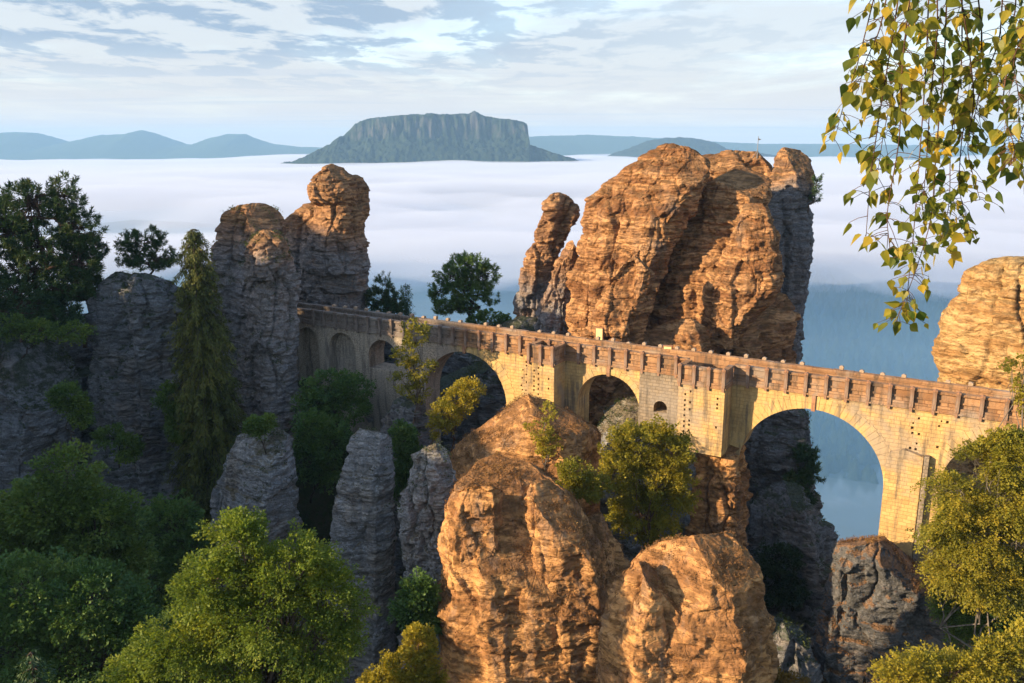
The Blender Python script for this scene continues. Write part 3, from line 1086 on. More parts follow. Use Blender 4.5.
# the great massif behind the bridge: leaning lobes with clefts between them
rock('sandstone_massif', 'great orange sandstone massif with leaning lobes towering behind the bridge', 'ochre', [
    Lf([(372, 562, 628), (340, 566, 634), (300, 571, 650), (275, 574, 660), (250, 577, 670), (225, 582, 684), (200, 594, 698), (180, 614, 710), (165, 634, 714), (156, 648, 712), (149, 662, 706)], 84, ratio=0.6, sq=4.5, rot=-0.62, seed=1, na=420, lump=0.45, joints=4, jdepth=0.5, strata=0.30, lean=0.05),
    Lf([(375, 628, 735), (340, 638, 738), (300, 652, 748), (275, 662, 760), (250, 672, 772), (225, 686, 777), (200, 699, 777), (180, 710, 777), (165, 714, 780), (157, 722, 779), (153, 732, 772)], 84.5, ratio=0.7, sq=4.5, rot=-0.55, seed=2, na=420, lump=0.45, joints=5, jdepth=0.45, strata=0.32, lean=0.05),
    Lf([(375, 566, 632), (350, 574, 638), (310, 594, 648), (280, 610, 655), (262, 620, 654), (255, 628, 648)], 77, ratio=0.75, sq=4.5, rot=-0.6, seed=3, na=200, lump=0.35, joints=2, jdepth=0.3, strata=0.26),
    Lf([(335, 708, 742), (312, 708, 758), (296, 710, 774), (282, 714, 782), (262, 722, 783), (240, 730, 782), (222, 736, 776), (207, 742, 768), (198, 748, 760)], 79.5, ratio=0.8, sq=4.5, rot=-0.5, seed=4, na=220, lump=0.35, joints=2, jdepth=0.3, strata=0.30, below=1.0),
    Lf([(400, 672, 792), (370, 676, 796), (330, 684, 804), (290, 690, 812), (262, 694, 817), (240, 700, 818), (222, 706, 814), (205, 712, 811), (190, 720, 812)], 93, ratio=0.75, sq=4.5, rot=0.52, seed=5, mat='flank_top', na=380, lump=0.6, joints=7, jdepth=0.7, strata=0.34, below=30),
    Lf([(400, 765, 796), (330, 764, 803), (290, 760, 811), (260, 756, 816), (230, 754, 816), (205, 758, 812), (188, 764, 813), (170, 771, 812), (156, 777, 809), (148, 782, 804)], 92, ratio=0.85, sq=3.4, rot=0.3, seed=8, mat='flank_top', na=200, lump=0.4, joints=3, jdepth=0.4, strata=0.34, below=6),
    Lf([(380, 600, 770), (250, 620, 780), (190, 650, 784), (165, 680, 790), (155, 696, 790), (151, 706, 784)], 96, ratio=0.6, sq=3.4, seed=6, na=220, lump=0.6, joints=5, strata=0.36, below=30),
    Lf([(376, 622, 712), (350, 632, 712), (330, 646, 708), (318, 660, 700), (310, 668, 690)], 78.5, ratio=0.6, sq=3.4, rot=-0.5, seed=7, na=150, lump=0.35, joints=2, jdepth=0.3),
    Lf([(400, 684, 797), (345, 692, 798), (318, 702, 797), (303, 720, 793), (294, 738, 786), (288, 752, 776)], 84.5, ratio=0.8, sq=4.0, rot=0.5, seed=9, na=220, lump=0.4, joints=4, jdepth=0.5, strata=0.3, below=24),
], group='sandstone rocks behind the bridge', block=0.24, crack=0.5)
rock('sandstone_pinnacle', 'slender leaning sandstone pinnacle left of the great massif', 'capped_low', [
    Lf([(340, 512, 566), (322, 516, 562), (300, 514, 556), (280, 520, 556), (255, 526, 560), (235, 534, 570), (215, 543, 579), (203, 548, 577), (195, 553, 571)], 94, ratio=0.8, sq=3.0, rot=-0.45, seed=11, na=180, lump=0.4, joints=5, jdepth=0.4),
    Lf([(340, 532, 572), (318, 536, 572), (295, 543, 576), (265, 554, 580), (248, 563, 581), (240, 568, 578)], 89, ratio=0.8, sq=3.0, rot=-0.45, seed=12, na=150, lump=0.35, joints=3, jdepth=0.3),
], group='sandstone rocks behind the bridge')
rock('sandstone_crag', 'sunlit pale sandstone crag at the right edge behind the bridge', 'pale', [
    Lf([(430, 955, 1130), (392, 952, 1120), (370, 947, 1115), (350, 949, 1112), (330, 956, 1110), (305, 962, 1105), (285, 968, 1100), (272, 978, 1095), (266, 990, 1085)], 76, ratio=0.7, sq=3.0, rot=-0.35, seed=14, na=260, lump=0.5, joints=5, jdepth=0.25, strata=0.40, chamfers=0, below=40),
], group='sandstone rocks behind the bridge')
rock('sandstone_crag', 'low dark crag under the trees behind the left half of the bridge', 'dark', [
    Lf([(440, 300, 520), (400, 310, 522), (360, 330, 524), (340, 345, 526), (328, 360, 520)], 100, ratio=0.5, sq=3.5, rot=-0.25, seed=15, na=240, lump=0.8, joints=7, below=25),
    Lf([(350, 440, 566), (336, 470, 562), (325, 500, 552), (319, 515, 545)], 92, ratio=0.7, sq=2.8, seed=16, na=160, joints=3),
], group='sandstone rocks behind the bridge')
# rocks at the left end of the bridge
rock('sandstone_pinnacle', 'tall pinnacle with a sunlit rounded orange head at the left bridge end', 'capped', [
    Lf([(400, 258, 352), (345, 262, 366), (325, 266, 371), (300, 268, 371), (270, 270, 371), (245, 272, 371), (225, 278, 370), (212, 288, 370), (205, 300, 370), (198, 318, 369), (188, 330, 367), (178, 338, 362)], 95, chamfers=0, ratio=0.8, sq=3.2, rot=-0.35, seed=21, na=240, lump=0.6, joints=6, jdepth=0.5, below=20),
    Lf([(235, 306, 362), (214, 312, 360), (205, 314, 358), (199, 309, 357), (188, 307, 356), (180, 311, 354), (173, 318, 350), (168, 325, 344)], 92.5, cuts=4, chamfers=1, block=0.2, ratio=0.85, sq=2.6, rot=-0.25, seed=22, na=200, lump=0.3, joints=2, jdepth=0.2, below=4),
])
rock('sandstone_pinnacle', 'pale grey stacked pinnacle beside the tall mossy spruce', 'capped', [
    Lf([(430, 236, 300), (405, 238, 302), (370, 240, 300), (330, 243, 297), (300, 244, 296), (270, 246, 295), (257, 248, 292), (248, 254, 288), (240, 258, 284)], 79, ratio=0.8, sq=2.9, rot=-0.40, seed=23, na=200, lump=0.45, joints=4, jdepth=0.4, below=14),
    Lf([(256, 244, 290), (246, 246, 289), (238, 250, 284), (233, 256, 278)], 78, ratio=0.9, sq=2.5, seed=24, na=140, lump=0.25, joints=2, jdepth=0.2, below=2),
    Lf([(430, 190, 285), (330, 196, 285), (280, 206, 284), (245, 216, 283), (225, 224, 282), (213, 228, 279), (207, 236, 272)], 86, ratio=0.7, sq=3.2, rot=-0.35, seed=25, na=220, lump=0.55, joints=6, jdepth=0.5, below=20),
])
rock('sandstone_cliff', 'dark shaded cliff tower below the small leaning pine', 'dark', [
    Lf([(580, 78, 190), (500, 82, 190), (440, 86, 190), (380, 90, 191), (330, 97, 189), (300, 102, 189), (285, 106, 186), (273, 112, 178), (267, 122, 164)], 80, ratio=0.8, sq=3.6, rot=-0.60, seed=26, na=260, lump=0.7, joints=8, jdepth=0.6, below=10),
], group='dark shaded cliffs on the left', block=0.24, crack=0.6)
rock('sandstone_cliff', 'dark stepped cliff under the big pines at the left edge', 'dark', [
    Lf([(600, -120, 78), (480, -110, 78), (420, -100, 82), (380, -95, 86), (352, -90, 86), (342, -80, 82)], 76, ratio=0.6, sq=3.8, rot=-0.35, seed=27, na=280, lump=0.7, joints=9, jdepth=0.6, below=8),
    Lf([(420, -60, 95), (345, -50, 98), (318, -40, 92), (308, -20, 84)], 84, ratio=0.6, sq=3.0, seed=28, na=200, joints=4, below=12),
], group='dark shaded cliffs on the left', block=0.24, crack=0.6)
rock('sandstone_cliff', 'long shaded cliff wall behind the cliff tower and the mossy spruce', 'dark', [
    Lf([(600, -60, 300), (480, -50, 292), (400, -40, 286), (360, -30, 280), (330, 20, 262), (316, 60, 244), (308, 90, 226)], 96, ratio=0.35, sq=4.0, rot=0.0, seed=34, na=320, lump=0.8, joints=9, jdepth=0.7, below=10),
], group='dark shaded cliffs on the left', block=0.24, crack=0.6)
rock('sandstone_slab', 'grey weathered slab with a mossy shoulder right of the mossy spruce', 'grey', [
    Lf([(560, 208, 300), (525, 212, 299), (500, 217, 299), (470, 225, 298), (445, 234, 297), (432, 243, 296), (424, 256, 292), (419, 266, 284)], 64, ratio=0.75, sq=7, rot=-0.6, seed=29, na=220, lump=0.2, joints=3, jdepth=0.3, strata=0.28, below=10),
    Lf([(560, 205, 270), (500, 214, 262), (460, 224, 260), (430, 240, 270), (416, 252, 270), (411, 258, 268)], 67, ratio=0.75, sq=3.4, rot=-0.55, seed=30, na=160, lump=0.3, joints=2, below=10),
], block=0.13, crack=0.3, rough=0.6)
rock('sandstone_slab', 'tall narrow grey slab standing alone in the middle of the gorge', 'grey', [
    Lf([(640, 322, 396), (580, 326, 395), (530, 330, 395), (500, 335, 395), (470, 342, 394), (445, 350, 393), (432, 357, 392), (425, 364, 390), (421, 370, 386)], 60, ratio=0.75, sq=8, rot=-0.55, seed=31, na=220, lump=0.15, joints=3, jdepth=0.3, strata=0.26, below=12),
], block=0.13, crack=0.3, rough=0.6)
rock('sandstone_slab', 'dark rock behind the slab below the small arch of the bridge', 'dark', [
    Lf([(560, 370, 440), (480, 374, 436), (440, 378, 430), (410, 382, 424), (392, 390, 418)], 71, ratio=0.7, sq=3.4, rot=-0.45, seed=32, na=180, lump=0.5, joints=4, below=10),
    Lf([(450, 352, 412), (410, 355, 408), (385, 360, 404), (372, 366, 398)], 80, ratio=0.6, sq=3.6, rot=-0.3, seed=33, na=160, joints=3, below=10),
])
# sunlit rocks in the foreground
rock('sandstone_boulder', 'big sunlit orange rock with two rounded buttresses in the foreground', 'warm', [
    Lf([(760, 430, 620), (683, 436, 606), (640, 438, 608), (600, 440, 612), (560, 441, 610), (530, 443, 596), (505, 447, 580), (488, 456, 564), (474, 466, 548), (464, 474, 530)], 48, ratio=0.8, sq=3.0, rot=-0.40, seed=41, na=420, lump=0.55, strata=0.14, joints=5, jdepth=0.35, step=0.08, below=12),
    Lf([(760, 424, 520), (683, 436, 512), (640, 438, 512), (580, 441, 510), (530, 444, 508), (500, 449, 506), (480, 460, 500), (468, 470, 494)], 46.5, ratio=0.8, sq=2.6, rot=-0.25, seed=42, na=240, lump=0.4, strata=0.13, joints=3, jdepth=0.3, step=0.08, below=12),
    Lf([(700, 505, 612), (640, 506, 608), (590, 507, 606), (550, 508, 598), (520, 510, 584), (496, 514, 566), (480, 520, 550)], 46.6, ratio=0.75, sq=2.8, rot=-0.45, seed=43, na=240, lump=0.4, strata=0.13, joints=3, jdepth=0.3, step=0.08, below=12),
    Lf([(640, 520, 642), (590, 530, 638), (560, 545, 632), (540, 552, 622), (520, 560, 606), (505, 566, 596)], 50, ratio=0.8, sq=2.8, rot=-0.45, seed=44, na=200, lump=0.4, strata=0.2, joints=3, below=14),
], group='sunlit foreground rocks', block=0.14, crack=0.25, rough=0.75, cuts=10)
rock('sandstone_boulder', 'heather topped orange rock mound below the second arch', 'warm', [
    Lf([(620, 432, 600), (520, 438, 602), (470, 446, 603), (440, 456, 602), (420, 464, 596), (408, 470, 560), (398, 478, 535), (391, 486, 520)], 59.5, ratio=0.55, sq=2.6, rot=-0.35, seed=45, na=280, lump=0.7, strata=0.2, joints=4, jdepth=0.3, below=10),
    Lf([(520, 500, 603), (460, 520, 603), (430, 540, 602), (414, 552, 598), (406, 560, 590)], 62, ratio=0.6, sq=3.4, rot=-0.45, seed=46, na=180, lump=0.4, joints=3, jdepth=0.4, below=12),
], group='sunlit foreground rocks', block=0.14, crack=0.25, rough=0.75, cuts=10)
rock('sandstone_boulder', 'grey shaded rock flank at the left foot of the heather mound', 'grey', [
    Lf([(660, 398, 460), (600, 402, 456), (540, 403, 452), (500, 403, 450), (475, 406, 452), (460, 412, 452), (450, 420, 450), (444, 428, 448)], 54, ratio=0.9, sq=2.9, rot=-0.35, seed=47, na=200, lump=0.4, strata=0.2, joints=4, jdepth=0.35, below=10),
], group='sunlit foreground rocks')
rock('sandstone_boulder', 'rounded sunlit boulder with a dark right side in the bottom centre', 'warm', [
    Lf([(770, 594, 785), (683, 599, 768), (640, 601, 768), (610, 602, 766), (580, 612, 760), (560, 630, 752), (545, 650, 745), (536, 662, 738), (530, 674, 730)], 39.5, ratio=0.8, sq=3.0, rot=-0.45, seed=48, na=420, lump=0.5, strata=0.20, joints=4, jdepth=0.3, step=0.08, below=14),
    Lf([(770, 592, 700), (683, 597, 690), (640, 599, 690), (610, 604, 688), (580, 622, 684), (566, 634, 676)], 38.4, ratio=0.8, sq=2.7, rot=-0.35, seed=49, na=220, lump=0.35, strata=0.16, joints=3, jdepth=0.25, step=0.08, below=14),
], group='sunlit foreground rocks', block=0.14, crack=0.25, rough=0.75, cuts=10)
rock('sandstone_boulder', 'small dark rock wedged between the two bottom boulders', 'dark', [
    Lf([(720, 755, 830), (683, 758, 822), (650, 762, 816), (632, 766, 812), (620, 772, 802), (614, 778, 792)], 49, ratio=0.9, sq=2.8, rot=-0.45, seed=50, na=150, lump=0.35, joints=2, below=8),
], group='sunlit foreground rocks')
rock('sandstone_boulder', 'dark grey boulder with a sunlit cap below the right bridge pier', 'slate', [
    Lf([(760, 800, 962), (683, 810, 948), (640, 818, 944), (610, 824, 943), (585, 828, 942), (562, 830, 938), (548, 838, 930), (539, 850, 918), (535, 862, 906)], 51, ratio=0.75, sq=3.2, rot=-0.30, seed=51, na=300, lump=0.5, strata=0.34, joints=4, jdepth=0.4, step=0.09, below=12),
], group='sunlit foreground rocks')
# rocks that carry the bridge
rock('sandstone_pillar', 'square sunlit rock pillar carrying the bridge left of the great arch', 'warm', [
    Lf([(640, 680, 748), (560, 686, 746), (520, 690, 745), (480, 694, 744), (450, 695, 744), (436, 697, 743)], 62.0, ratio=1.15, sq=6.0, rot=-0.50, seed=52, na=200, lump=0.25, strata=0.16, joints=3, jdepth=0.3, below=14),
], group='rocks that carry the bridge')
rock('sandstone_boulder', 'rounded grey rock filling the foot of the middle arch', 'grey', [
    Lf([(540, 588, 700), (480, 590, 698), (450, 594, 695), (430, 600, 690), (415, 608, 682), (406, 616, 672), (402, 626, 660)], 67, ratio=0.6, sq=2.7, rot=-0.3, seed=53, na=220, lump=0.4, strata=0.22, joints=4, jdepth=0.35, below=12),
], group='rocks that carry the bridge')
rock('sandstone_boulder', 'brown rock ledge under the bridge wall right of the heather mound', 'warm', [
    Lf([(520, 480, 590), (440, 490, 584), (415, 500, 580), (400, 510, 578), (392, 520, 572)], 70, ratio=0.5, sq=3.0, rot=-0.4, seed=54, na=180, lump=0.4, joints=3, below=12),
], group='rocks that carry the bridge')
rock('sandstone_crag', 'dark rock inside the great arch', 'dark', [
    Lf([(700, 742, 845), (620, 746, 840), (580, 748, 838), (550, 752, 836), (525, 758, 828), (500, 764, 812), (486, 770, 800), (479, 776, 790)], 66, ratio=0.7, sq=2.8, rot=-0.35, seed=55, na=220, lump=0.5, joints=4, jdepth=0.4, below=20),
    Lf([(620, 740, 836), (560, 742, 834), (520, 744, 822), (480, 746, 806), (440, 748, 806), (410, 750, 808), (385, 752, 806)], 77, ratio=0.7, sq=3.2, rot=-0.45, seed=56, na=220, lump=0.6, joints=6, jdepth=0.5, below=25),
], group='rocks that carry the bridge')
rock('sandstone_crag', 'dark rock behind the wide shaded arch', 'dark', [
    Lf([(520, 395, 570), (440, 400, 565), (400, 412, 560), (375, 430, 552), (362, 450, 540)], 84, ratio=0.5, sq=3.2, rot=-0.4, seed=57, na=200, lump=0.6, joints=5, below=14),
], group='rocks that carry the bridge')
rock('sandstone_boulder', 'sunlit rocks seen through the middle arch', 'warm', [
    Lf([(470, 560, 700), (430, 570, 690), (400, 584, 676), (384, 600, 660)], 75, ratio=0.4, sq=2.8, rot=-0.4, seed=58, na=160, lump=0.5, joints=4, below=14),
], group='rocks that carry the bridge')

# added ridge out of view, its top shaped to keep the sun off the left half
def ridge():
    S = np.array([SUN_AZ.x, SUN_AZ.y])
    E_ = np.array([S[1], -S[0]])
    prof = [(20, -44), (38, -34), (43, -29), (44.3, -22.5), (46, -21.8), (49, -20.5), (50.3, -16), (53, -15.6), (54.2, -15.4), (58.9, -14.8), (63, -15.2), (66, -16),
            (67.6, -13.6), (68.3, -12.5), (68.7, -8.2), (72, -8.6), (74.6, -9.2), (75.2, -12.6), (76.6, -12.6), (77, -10.6), (79, -9.2), (81.4, -7.6), (83, -3.6), (84.7, -3.8), (85.2, -17), (87.4, -17), (88, -5.4), (93, -5.0), (100, -4.0), (125, -2)]
    us = np.arange(20, 125, 0.2)
    K = np.interp(us, [p[0] for p in prof], [p[1] for p in prof])
    K = K + 0.5 * n1(us * 0.9, 3) + 0.25 * n1(us * 2.7, 4)
    a0, T = 52.0, math.tan(SUN_EL)
    secs = [(0.0, -1), (0.0, 0), (1.5, 0), (6, 0), (12, 0), (16, -1)]
    rows = []
    zsteps = np.linspace(0, 1, 26)
    for k, u in enumerate(us):
        top = K[k] + T * a0
        pts = [(a0 + 0.4 * math.sin(t * 9 + k * 0.05), -48 + (top + 48) * t) for t in zsteps] + [(a0 + 2, top + 0.3), (a0 + 6, top + 0.6), (a0 + 12, top)] + [(a0 + 14 + 3 * (1 - t), -48 + (top + 48) * t) for t in zsteps[::-4]]
        rows.append([(S[0] * a + E_[0] * u, S[1] * a + E_[1] * u, zz) for a, zz in pts])
    V = np.array(rows).reshape(-1, 3)
    m = len(rows[0])
    lowm = V[:, 2] < V[:, 2].max() + 99
    dsp = fbm(V / 6.0, 4, 91) * 1.2
    edge = np.tile(np.array([1.0] * 23 + [0.3, 0, 0] + [0, 0.5, 0.3] + [1.0] * (m - 29)), len(rows))
    V[:, :2] += (dsp * edge)[:, None] * S[None]
    c = V.mean(0)
    o = mesh_obj('sandstone_cliff', V - c, grid_faces(len(rows), m), M['dark'], smooth=True, loc=c)  # unseen blocker shaped for the shadow it casts
    tag(o, 'added unseen ridge with a notched top shaped to shade the left half', 'rock', 'dark shaded cliffs on the left')


ridge()

# ------------------------------------------------------------------ the stone bridge
BA = np.array([-20.0, 82.3])
BD = np.array([0.86269797, -0.5057195])
bridge = thing('stone_bridge', 'yellow sandstone arch bridge with red brown parapets spanning the rocks', 'bridge', (BA[0], BA[1], 0))
bridge.rotation_euler = (0, 0, math.atan2(BD[1], BD[0]))
BW = 2.3
ZT = -17.3                                                   # top of the wall, under the parapet


def arch_poly(c, z, r, bottom, a0=0.0, a1=math.pi, n=40):
    th = np.linspace(a0, a1, n)
    pts = [(c + r * math.cos(t), z + r * math.sin(t)) for t in th]
    return [(pts[0][0], bottom)] + pts + [(pts[-1][0], bottom)]


def prism(poly, y0, y1):
    n = len(poly)
    v = [(x, y0, z) for x, z in poly] + [(x, y1, z) for x, z in poly]
    f = [tuple(range(n)), tuple(range(2 * n - 1, n - 1, -1))]
    f += [(i, i + n, (i + 1) % n + n, (i + 1) % n) for i in range(n)]
    return v, f


def cut(o, cutter_geo):
    c = cutter_geo.build('cutter', None, o.parent)
    for x in (o, c):
        bm_ = __import__('bmesh').new()
        bm_.from_mesh(x.data)
        __import__('bmesh').ops.recalc_face_normals(bm_, faces=bm_.faces)
        bm_.to_mesh(x.data)
        bm_.free()
    md = o.modifiers.new('cut', 'BOOLEAN')
    md.operation = 'DIFFERENCE'
    md.solver = 'EXACT'
    md.use_self = False
    md.object = c
    bpy.context.view_layer.update()
    dg = bpy.context.evaluated_depsgraph_get()
    me = bpy.data.meshes.new_from_object(o.evaluated_get(dg))
    o.modifiers.clear()
    o.data = me
    bpy.data.objects.remove(c)


ARCHES = [(-0.4, -19.2, 1.4, -24), (4.1, -19.5, 1.65, -23), (9.1, -19.75, 1.75, -20.9), (18.3, -22.35, 4.35, -40),
          (32.2, -20.9, 2.75, -40), (48.1, -23.6, 5.1, -40), (60.5, -22.4, 3.85, -40)]
outline = [(-6, ZT), (-6, -29), (13.4, -29), (13.4, -33), (24, -33), (25, -27), (34.2, -25), (34.3, -22.3), (42.9, -22.3), (42.99, -34),
           (53.1, -34), (53.2, -24.6), (53.2, -34), (70, -34), (70, ZT)]
outline = [(-6, ZT), (-6, -29), (13.4, -29), (13.5, -33), (24, -33), (25, -27), (34.2, -25), (34.3, -22.3), (46, -22.3), (46.05, -34), (70, -34), (70, ZT)]
g = Geo()
g.add(*prism(outline, 0.0, BW))
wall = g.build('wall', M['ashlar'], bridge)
cg = Geo()
for i, (c, z, r, b) in enumerate(ARCHES):
    if i in (0, 1):
        cg.add(*prism(arch_poly(c, z, r, b), -0.5, 0.95))         # blind niches
    else:
        cg.add(*prism(arch_poly(c, z, r, b), -0.5, BW + 0.5))
cut(wall, cg)
cg = Geo()
for s0, zlist in ((54.55, 9), (55.0, 8), (56.25, 9), (56.65, 8), (24.2, 8), (24.6, 8)):
    for k in range(zlist):
        zz_ = -18.05 - 0.36 * k + (0.18 if (round(s0 * 10) % 2) else 0)
        if (s0 - 60.5) ** 2 + (zz_ + 22.4) ** 2 < 4.6 ** 2 or (s0 - 18.3) ** 2 + (zz_ + 22.35) ** 2 < 5.0 ** 2:
            continue
        if rng.random() < 0.32:
            continue
        s1_, z1_ = s0 + rng.normal(0, 0.05), zz_ + rng.normal(0, 0.05)
        w_ = rng.uniform(0.05, 0.085)
        cg.box(s1_ - w_, s1_ + w_, -0.3, 0.35, z1_ - w_ * 1.2, z1_ + w_ * 1.2)
cg.add(*prism(arch_poly(36.7, -20.2, 0.55, -20.6, n=14), -0.3, 1.6))
cut(wall, cg)

# voussoirs round the arches, two millimetres to three centimetres proud of the wall
for i, (c, z, r, b) in enumerate(ARCHES):
    g = Geo()
    n = max(12, int(math.pi * r / 0.36))
    th = 0.85 if r > 3 else 0.5
    for k in range(n):
        a0, a1 = math.pi * k / n + 0.012 / r, math.pi * (k + 1) / n - 0.012 / r
        if i == 4 and (c + r * math.cos((a0 + a1) / 2) < 29.6 or c + r * math.cos((a0 + a1) / 2) > 34.8):
            continue
        t2 = th * (1.0 + (0.14 if k % 2 else 0) + 0.05 * rng.random())
        pr = -0.022 - 0.02 * rng.random()
        r0 = r - 0.004
        poly = [(c + r0 * math.cos(a0), z + r0 * math.sin(a0)), (c + (r + t2) * math.cos(a0), z + (r + t2) * math.sin(a0)),
                (c + (r + t2) * math.cos(a1), z + (r + t2) * math.sin(a1)), (c + r0 * math.cos(a1), z + r0 * math.sin(a1))]
        if max(p[1] for p in poly) > ZT - 0.1:
            poly[1] = (poly[1][0], min(poly[1][1], ZT - 0.1))
            poly[2] = (poly[2][0], min(poly[2][1], ZT - 0.1))
        g.add(*prism(poly, pr, 0.20))
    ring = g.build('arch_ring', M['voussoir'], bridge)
    if r > 2:
        kg = Geo()
        ztop = min(z + r + 1.25, ZT - 0.05)
        kg.box(c - 0.13, c + 0.13, -0.14, 0.1, z + r - 0.12, ztop)
        kg.build('keystone', M['post'], ring)


def parapet(name, s0, s1, y, outward, zt, mat, parent=bridge, base=True):
    """one run of parapet along the bridge: base course, recessed panel, rail"""
    g = Geo()
    o_ = outward
    lo, hi = sorted((y - 0.06 * o_, y + 0.34 * -o_))
    g.box(s0, s1, lo, hi, zt - 1.25, zt - 0.2)
    lo, hi = sorted((y + 0.03 * o_, y - 0.02 * o_))
    g.box(s0, s1, lo, hi, zt - 0.75, zt - 0.62)
    lo, hi = sorted((y + 0.07 * o_, y - 0.40 * o_))
    n = max(1, int((s1 - s0) / 1.385))
    for k in range(n):                                         # rail stones, each a little off line
        a = s0 + (s1 - s0) * k / n
        b = s0 + (s1 - s0) * (k + 1) / n
        e = rng.normal(0, 0.012, 3)
        g.box(a + 0.008, b - 0.008, lo + e[0], hi + e[0], zt - 0.203 + e[1], zt - 0.02 + e[2])
    if base:
        lo, hi = sorted((y + 0.12 * o_, y - 0.3 * o_))
        g.box(s0, s1, lo, hi, zt - 1.42, zt - 1.0)
        lo, hi = sorted((y + 0.17 * o_, y - 0.28 * o_))
        g.box(s0, s1, lo, hi, zt - 1.46, zt - 1.36)
    return g.build(name, mat, parent)


def post_mesh(mat, corbel=True):
    g = Geo()
    v = []
    # chamfered post with a low capped top; local origin at the rail line, outward = -y
    g.box(-0.12, 0.12, -0.24, 0.06, -1.30, 0.06)
    g.box(-0.145, 0.145, -0.27, 0.09, -0.10, 0.085)
    g.add([(-0.12, -0.24, 0.083), (0.12, -0.24, 0.083), (0.12, 0.06, 0.083), (-0.12, 0.06, 0.083), (0, -0.09, 0.16)], [(0, 1, 4), (1, 2, 4), (2, 3, 4), (3, 0, 4)])
    if corbel:
        g.box(-0.085, 0.085, -0.20, 0.0, -1.62, -1.28)
    return g


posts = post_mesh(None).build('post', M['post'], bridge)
pp = [0.62 + 1.378 * k for k in range(46)]
PIERS = ((25.9, 28.3, 2.0), (38.75, 42.25, 2.0))
first = True
zrail = -15.98
cuts = []
for s_ in pp:
    if any(a - 0.2 < s_ < b + 0.2 for a, b, _ in PIERS[1:]):
        continue
    o = posts if first else posts.copy()
    if not first:
        COL.objects.link(o)
    first = False
    o.parent = bridge
    o.location = (s_, 0.0, zrail + rng.normal(0, 0.015))
    o.rotation_euler = (rng.normal(0, 0.012), rng.normal(0, 0.012), 0)
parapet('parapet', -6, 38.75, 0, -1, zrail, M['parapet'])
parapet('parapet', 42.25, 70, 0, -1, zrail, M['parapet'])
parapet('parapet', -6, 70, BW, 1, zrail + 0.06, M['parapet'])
rp = post_mesh(None, False).build('post', M['post_pale'], bridge)
first = True
for s_ in pp:
    if not first and rng.random() < 0.12:
        continue
    o = rp if first else rp.copy()
    if not first:
        COL.objects.link(o)
    first = False
    o.parent = bridge
    o.location = (s_ + 0.55, BW, zrail + 0.13 + rng.normal(0, 0.045))
    o.rotation_euler = (rng.normal(0, 0.012), rng.normal(0, 0.012), math.pi)
g = Geo()
g.box(-6, 70, 0.3, BW - 0.3, -17.35, -17.12)
g.build('deck', M['deck'], bridge)
# two piers that stand forward of the wall, each with its own small balcony
for a, b, pj in PIERS:
    g = Geo()
    g.box(a, b, -pj, -0.003, -24.5 if a < 30 else -22.6, ZT)
    pier = g.build('buttress', M['ashlar'], bridge)
    cgm = Geo()
    for k in range(8):
        for s0 in (a + 0.55, a + 0.95, b - 0.5):
            zz_ = -18.2 - 0.42 * k + (0.2 if s0 == a + 0.95 else 0) + rng.normal(0, 0.05)
            if rng.random() < 0.2:
                continue
            cgm.box(s0 - 0.07, s0 + 0.07, -pj - 0.3, -pj + 0.3, zz_ - 0.09, zz_ + 0.09)
    cut(pier, cgm)
    g = Geo()
    e = 0.002
    g.box(a + 0.002, b - 0.002, -pj + e, -pj + 0.3, ZT - 0.05, zrail - 0.2)
    g.box(a - 0.05, b + 0.05, -pj - 0.07, -pj + 0.36, zrail - 0.203, zrail - 0.02)
    for sx in (a, b - 0.3):
        g.box(sx + 0.003, sx + 0.297, -pj + 0.303, -0.05, ZT - 0.05, zrail - 0.2)
        g.box(sx - 0.05, sx + 0.35, -pj + 0.363, -0.08, zrail - 0.203, zrail - 0.022)
    g.box(a - 0.1, b + 0.1, -pj - 0.12, -0.13, ZT - 0.14, ZT + 0.25)
    bal = g.build('balcony', M['parapet'], pier)
    for s_ in np.linspace(a + 0.1, b - 0.1, 3 if b - a < 3 else 4):
        o = posts.copy()
        COL.objects.link(o)
        o.parent = pier
        o.location = (s_, -pj, zrail)
        o.rotation_euler = (0, 0, 0)
# middle bay with its little window, the shadow on it put into the stone colour
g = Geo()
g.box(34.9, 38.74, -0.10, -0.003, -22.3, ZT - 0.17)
bay = g.build('shaded_bay', M['ashlar_shaded'], bridge)
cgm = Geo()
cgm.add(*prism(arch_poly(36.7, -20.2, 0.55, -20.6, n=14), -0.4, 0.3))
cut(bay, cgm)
# stepped springer on the right pier of the great arch
g = Geo()
g.box(53.24, 55.5, -0.55, -0.003, -34, -20.9)
g.add(*prism([(53.24, -20.897), (55.5, -20.897), (55.5, -20.6), (54.3, -20.25), (53.4, -20.6)], -0.45, -0.003))
g.build('pier_facing', M['ashlar'], bridge)
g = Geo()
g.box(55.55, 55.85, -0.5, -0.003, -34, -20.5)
g.build('pier_edge', M['ashlar_shaded'], bridge)  # shadowed edge of the pier put in as a darker strip

# ------------------------------------------------------------------ trees
def unit(v):
    return v / (np.linalg.norm(v, axis=-1, keepdims=True) + 1e-9)


def leaf_quads(C, Dv, Nv, ln, wd, r_, fold=0.25):
    """rhombic leaves with a folded midrib: base C, axis Dv, face normal Nv"""
    n = len(C)
    S = unit(np.cross(Dv, Nv))
    Nn = np.cross(S, Dv)
    ln = ln[:, None]
    wd = wd[:, None]
    b = C
    t = C + Dv * ln
    m = C + Dv * ln * 0.42
    l_ = m + S * wd - Nn * wd * fold
    q = m - S * wd - Nn * wd * fold
    V = np.stack([b, l_, t, q], 1).reshape(-1, 3)
    F = np.arange(4 * n).reshape(n, 4)
    return V, F


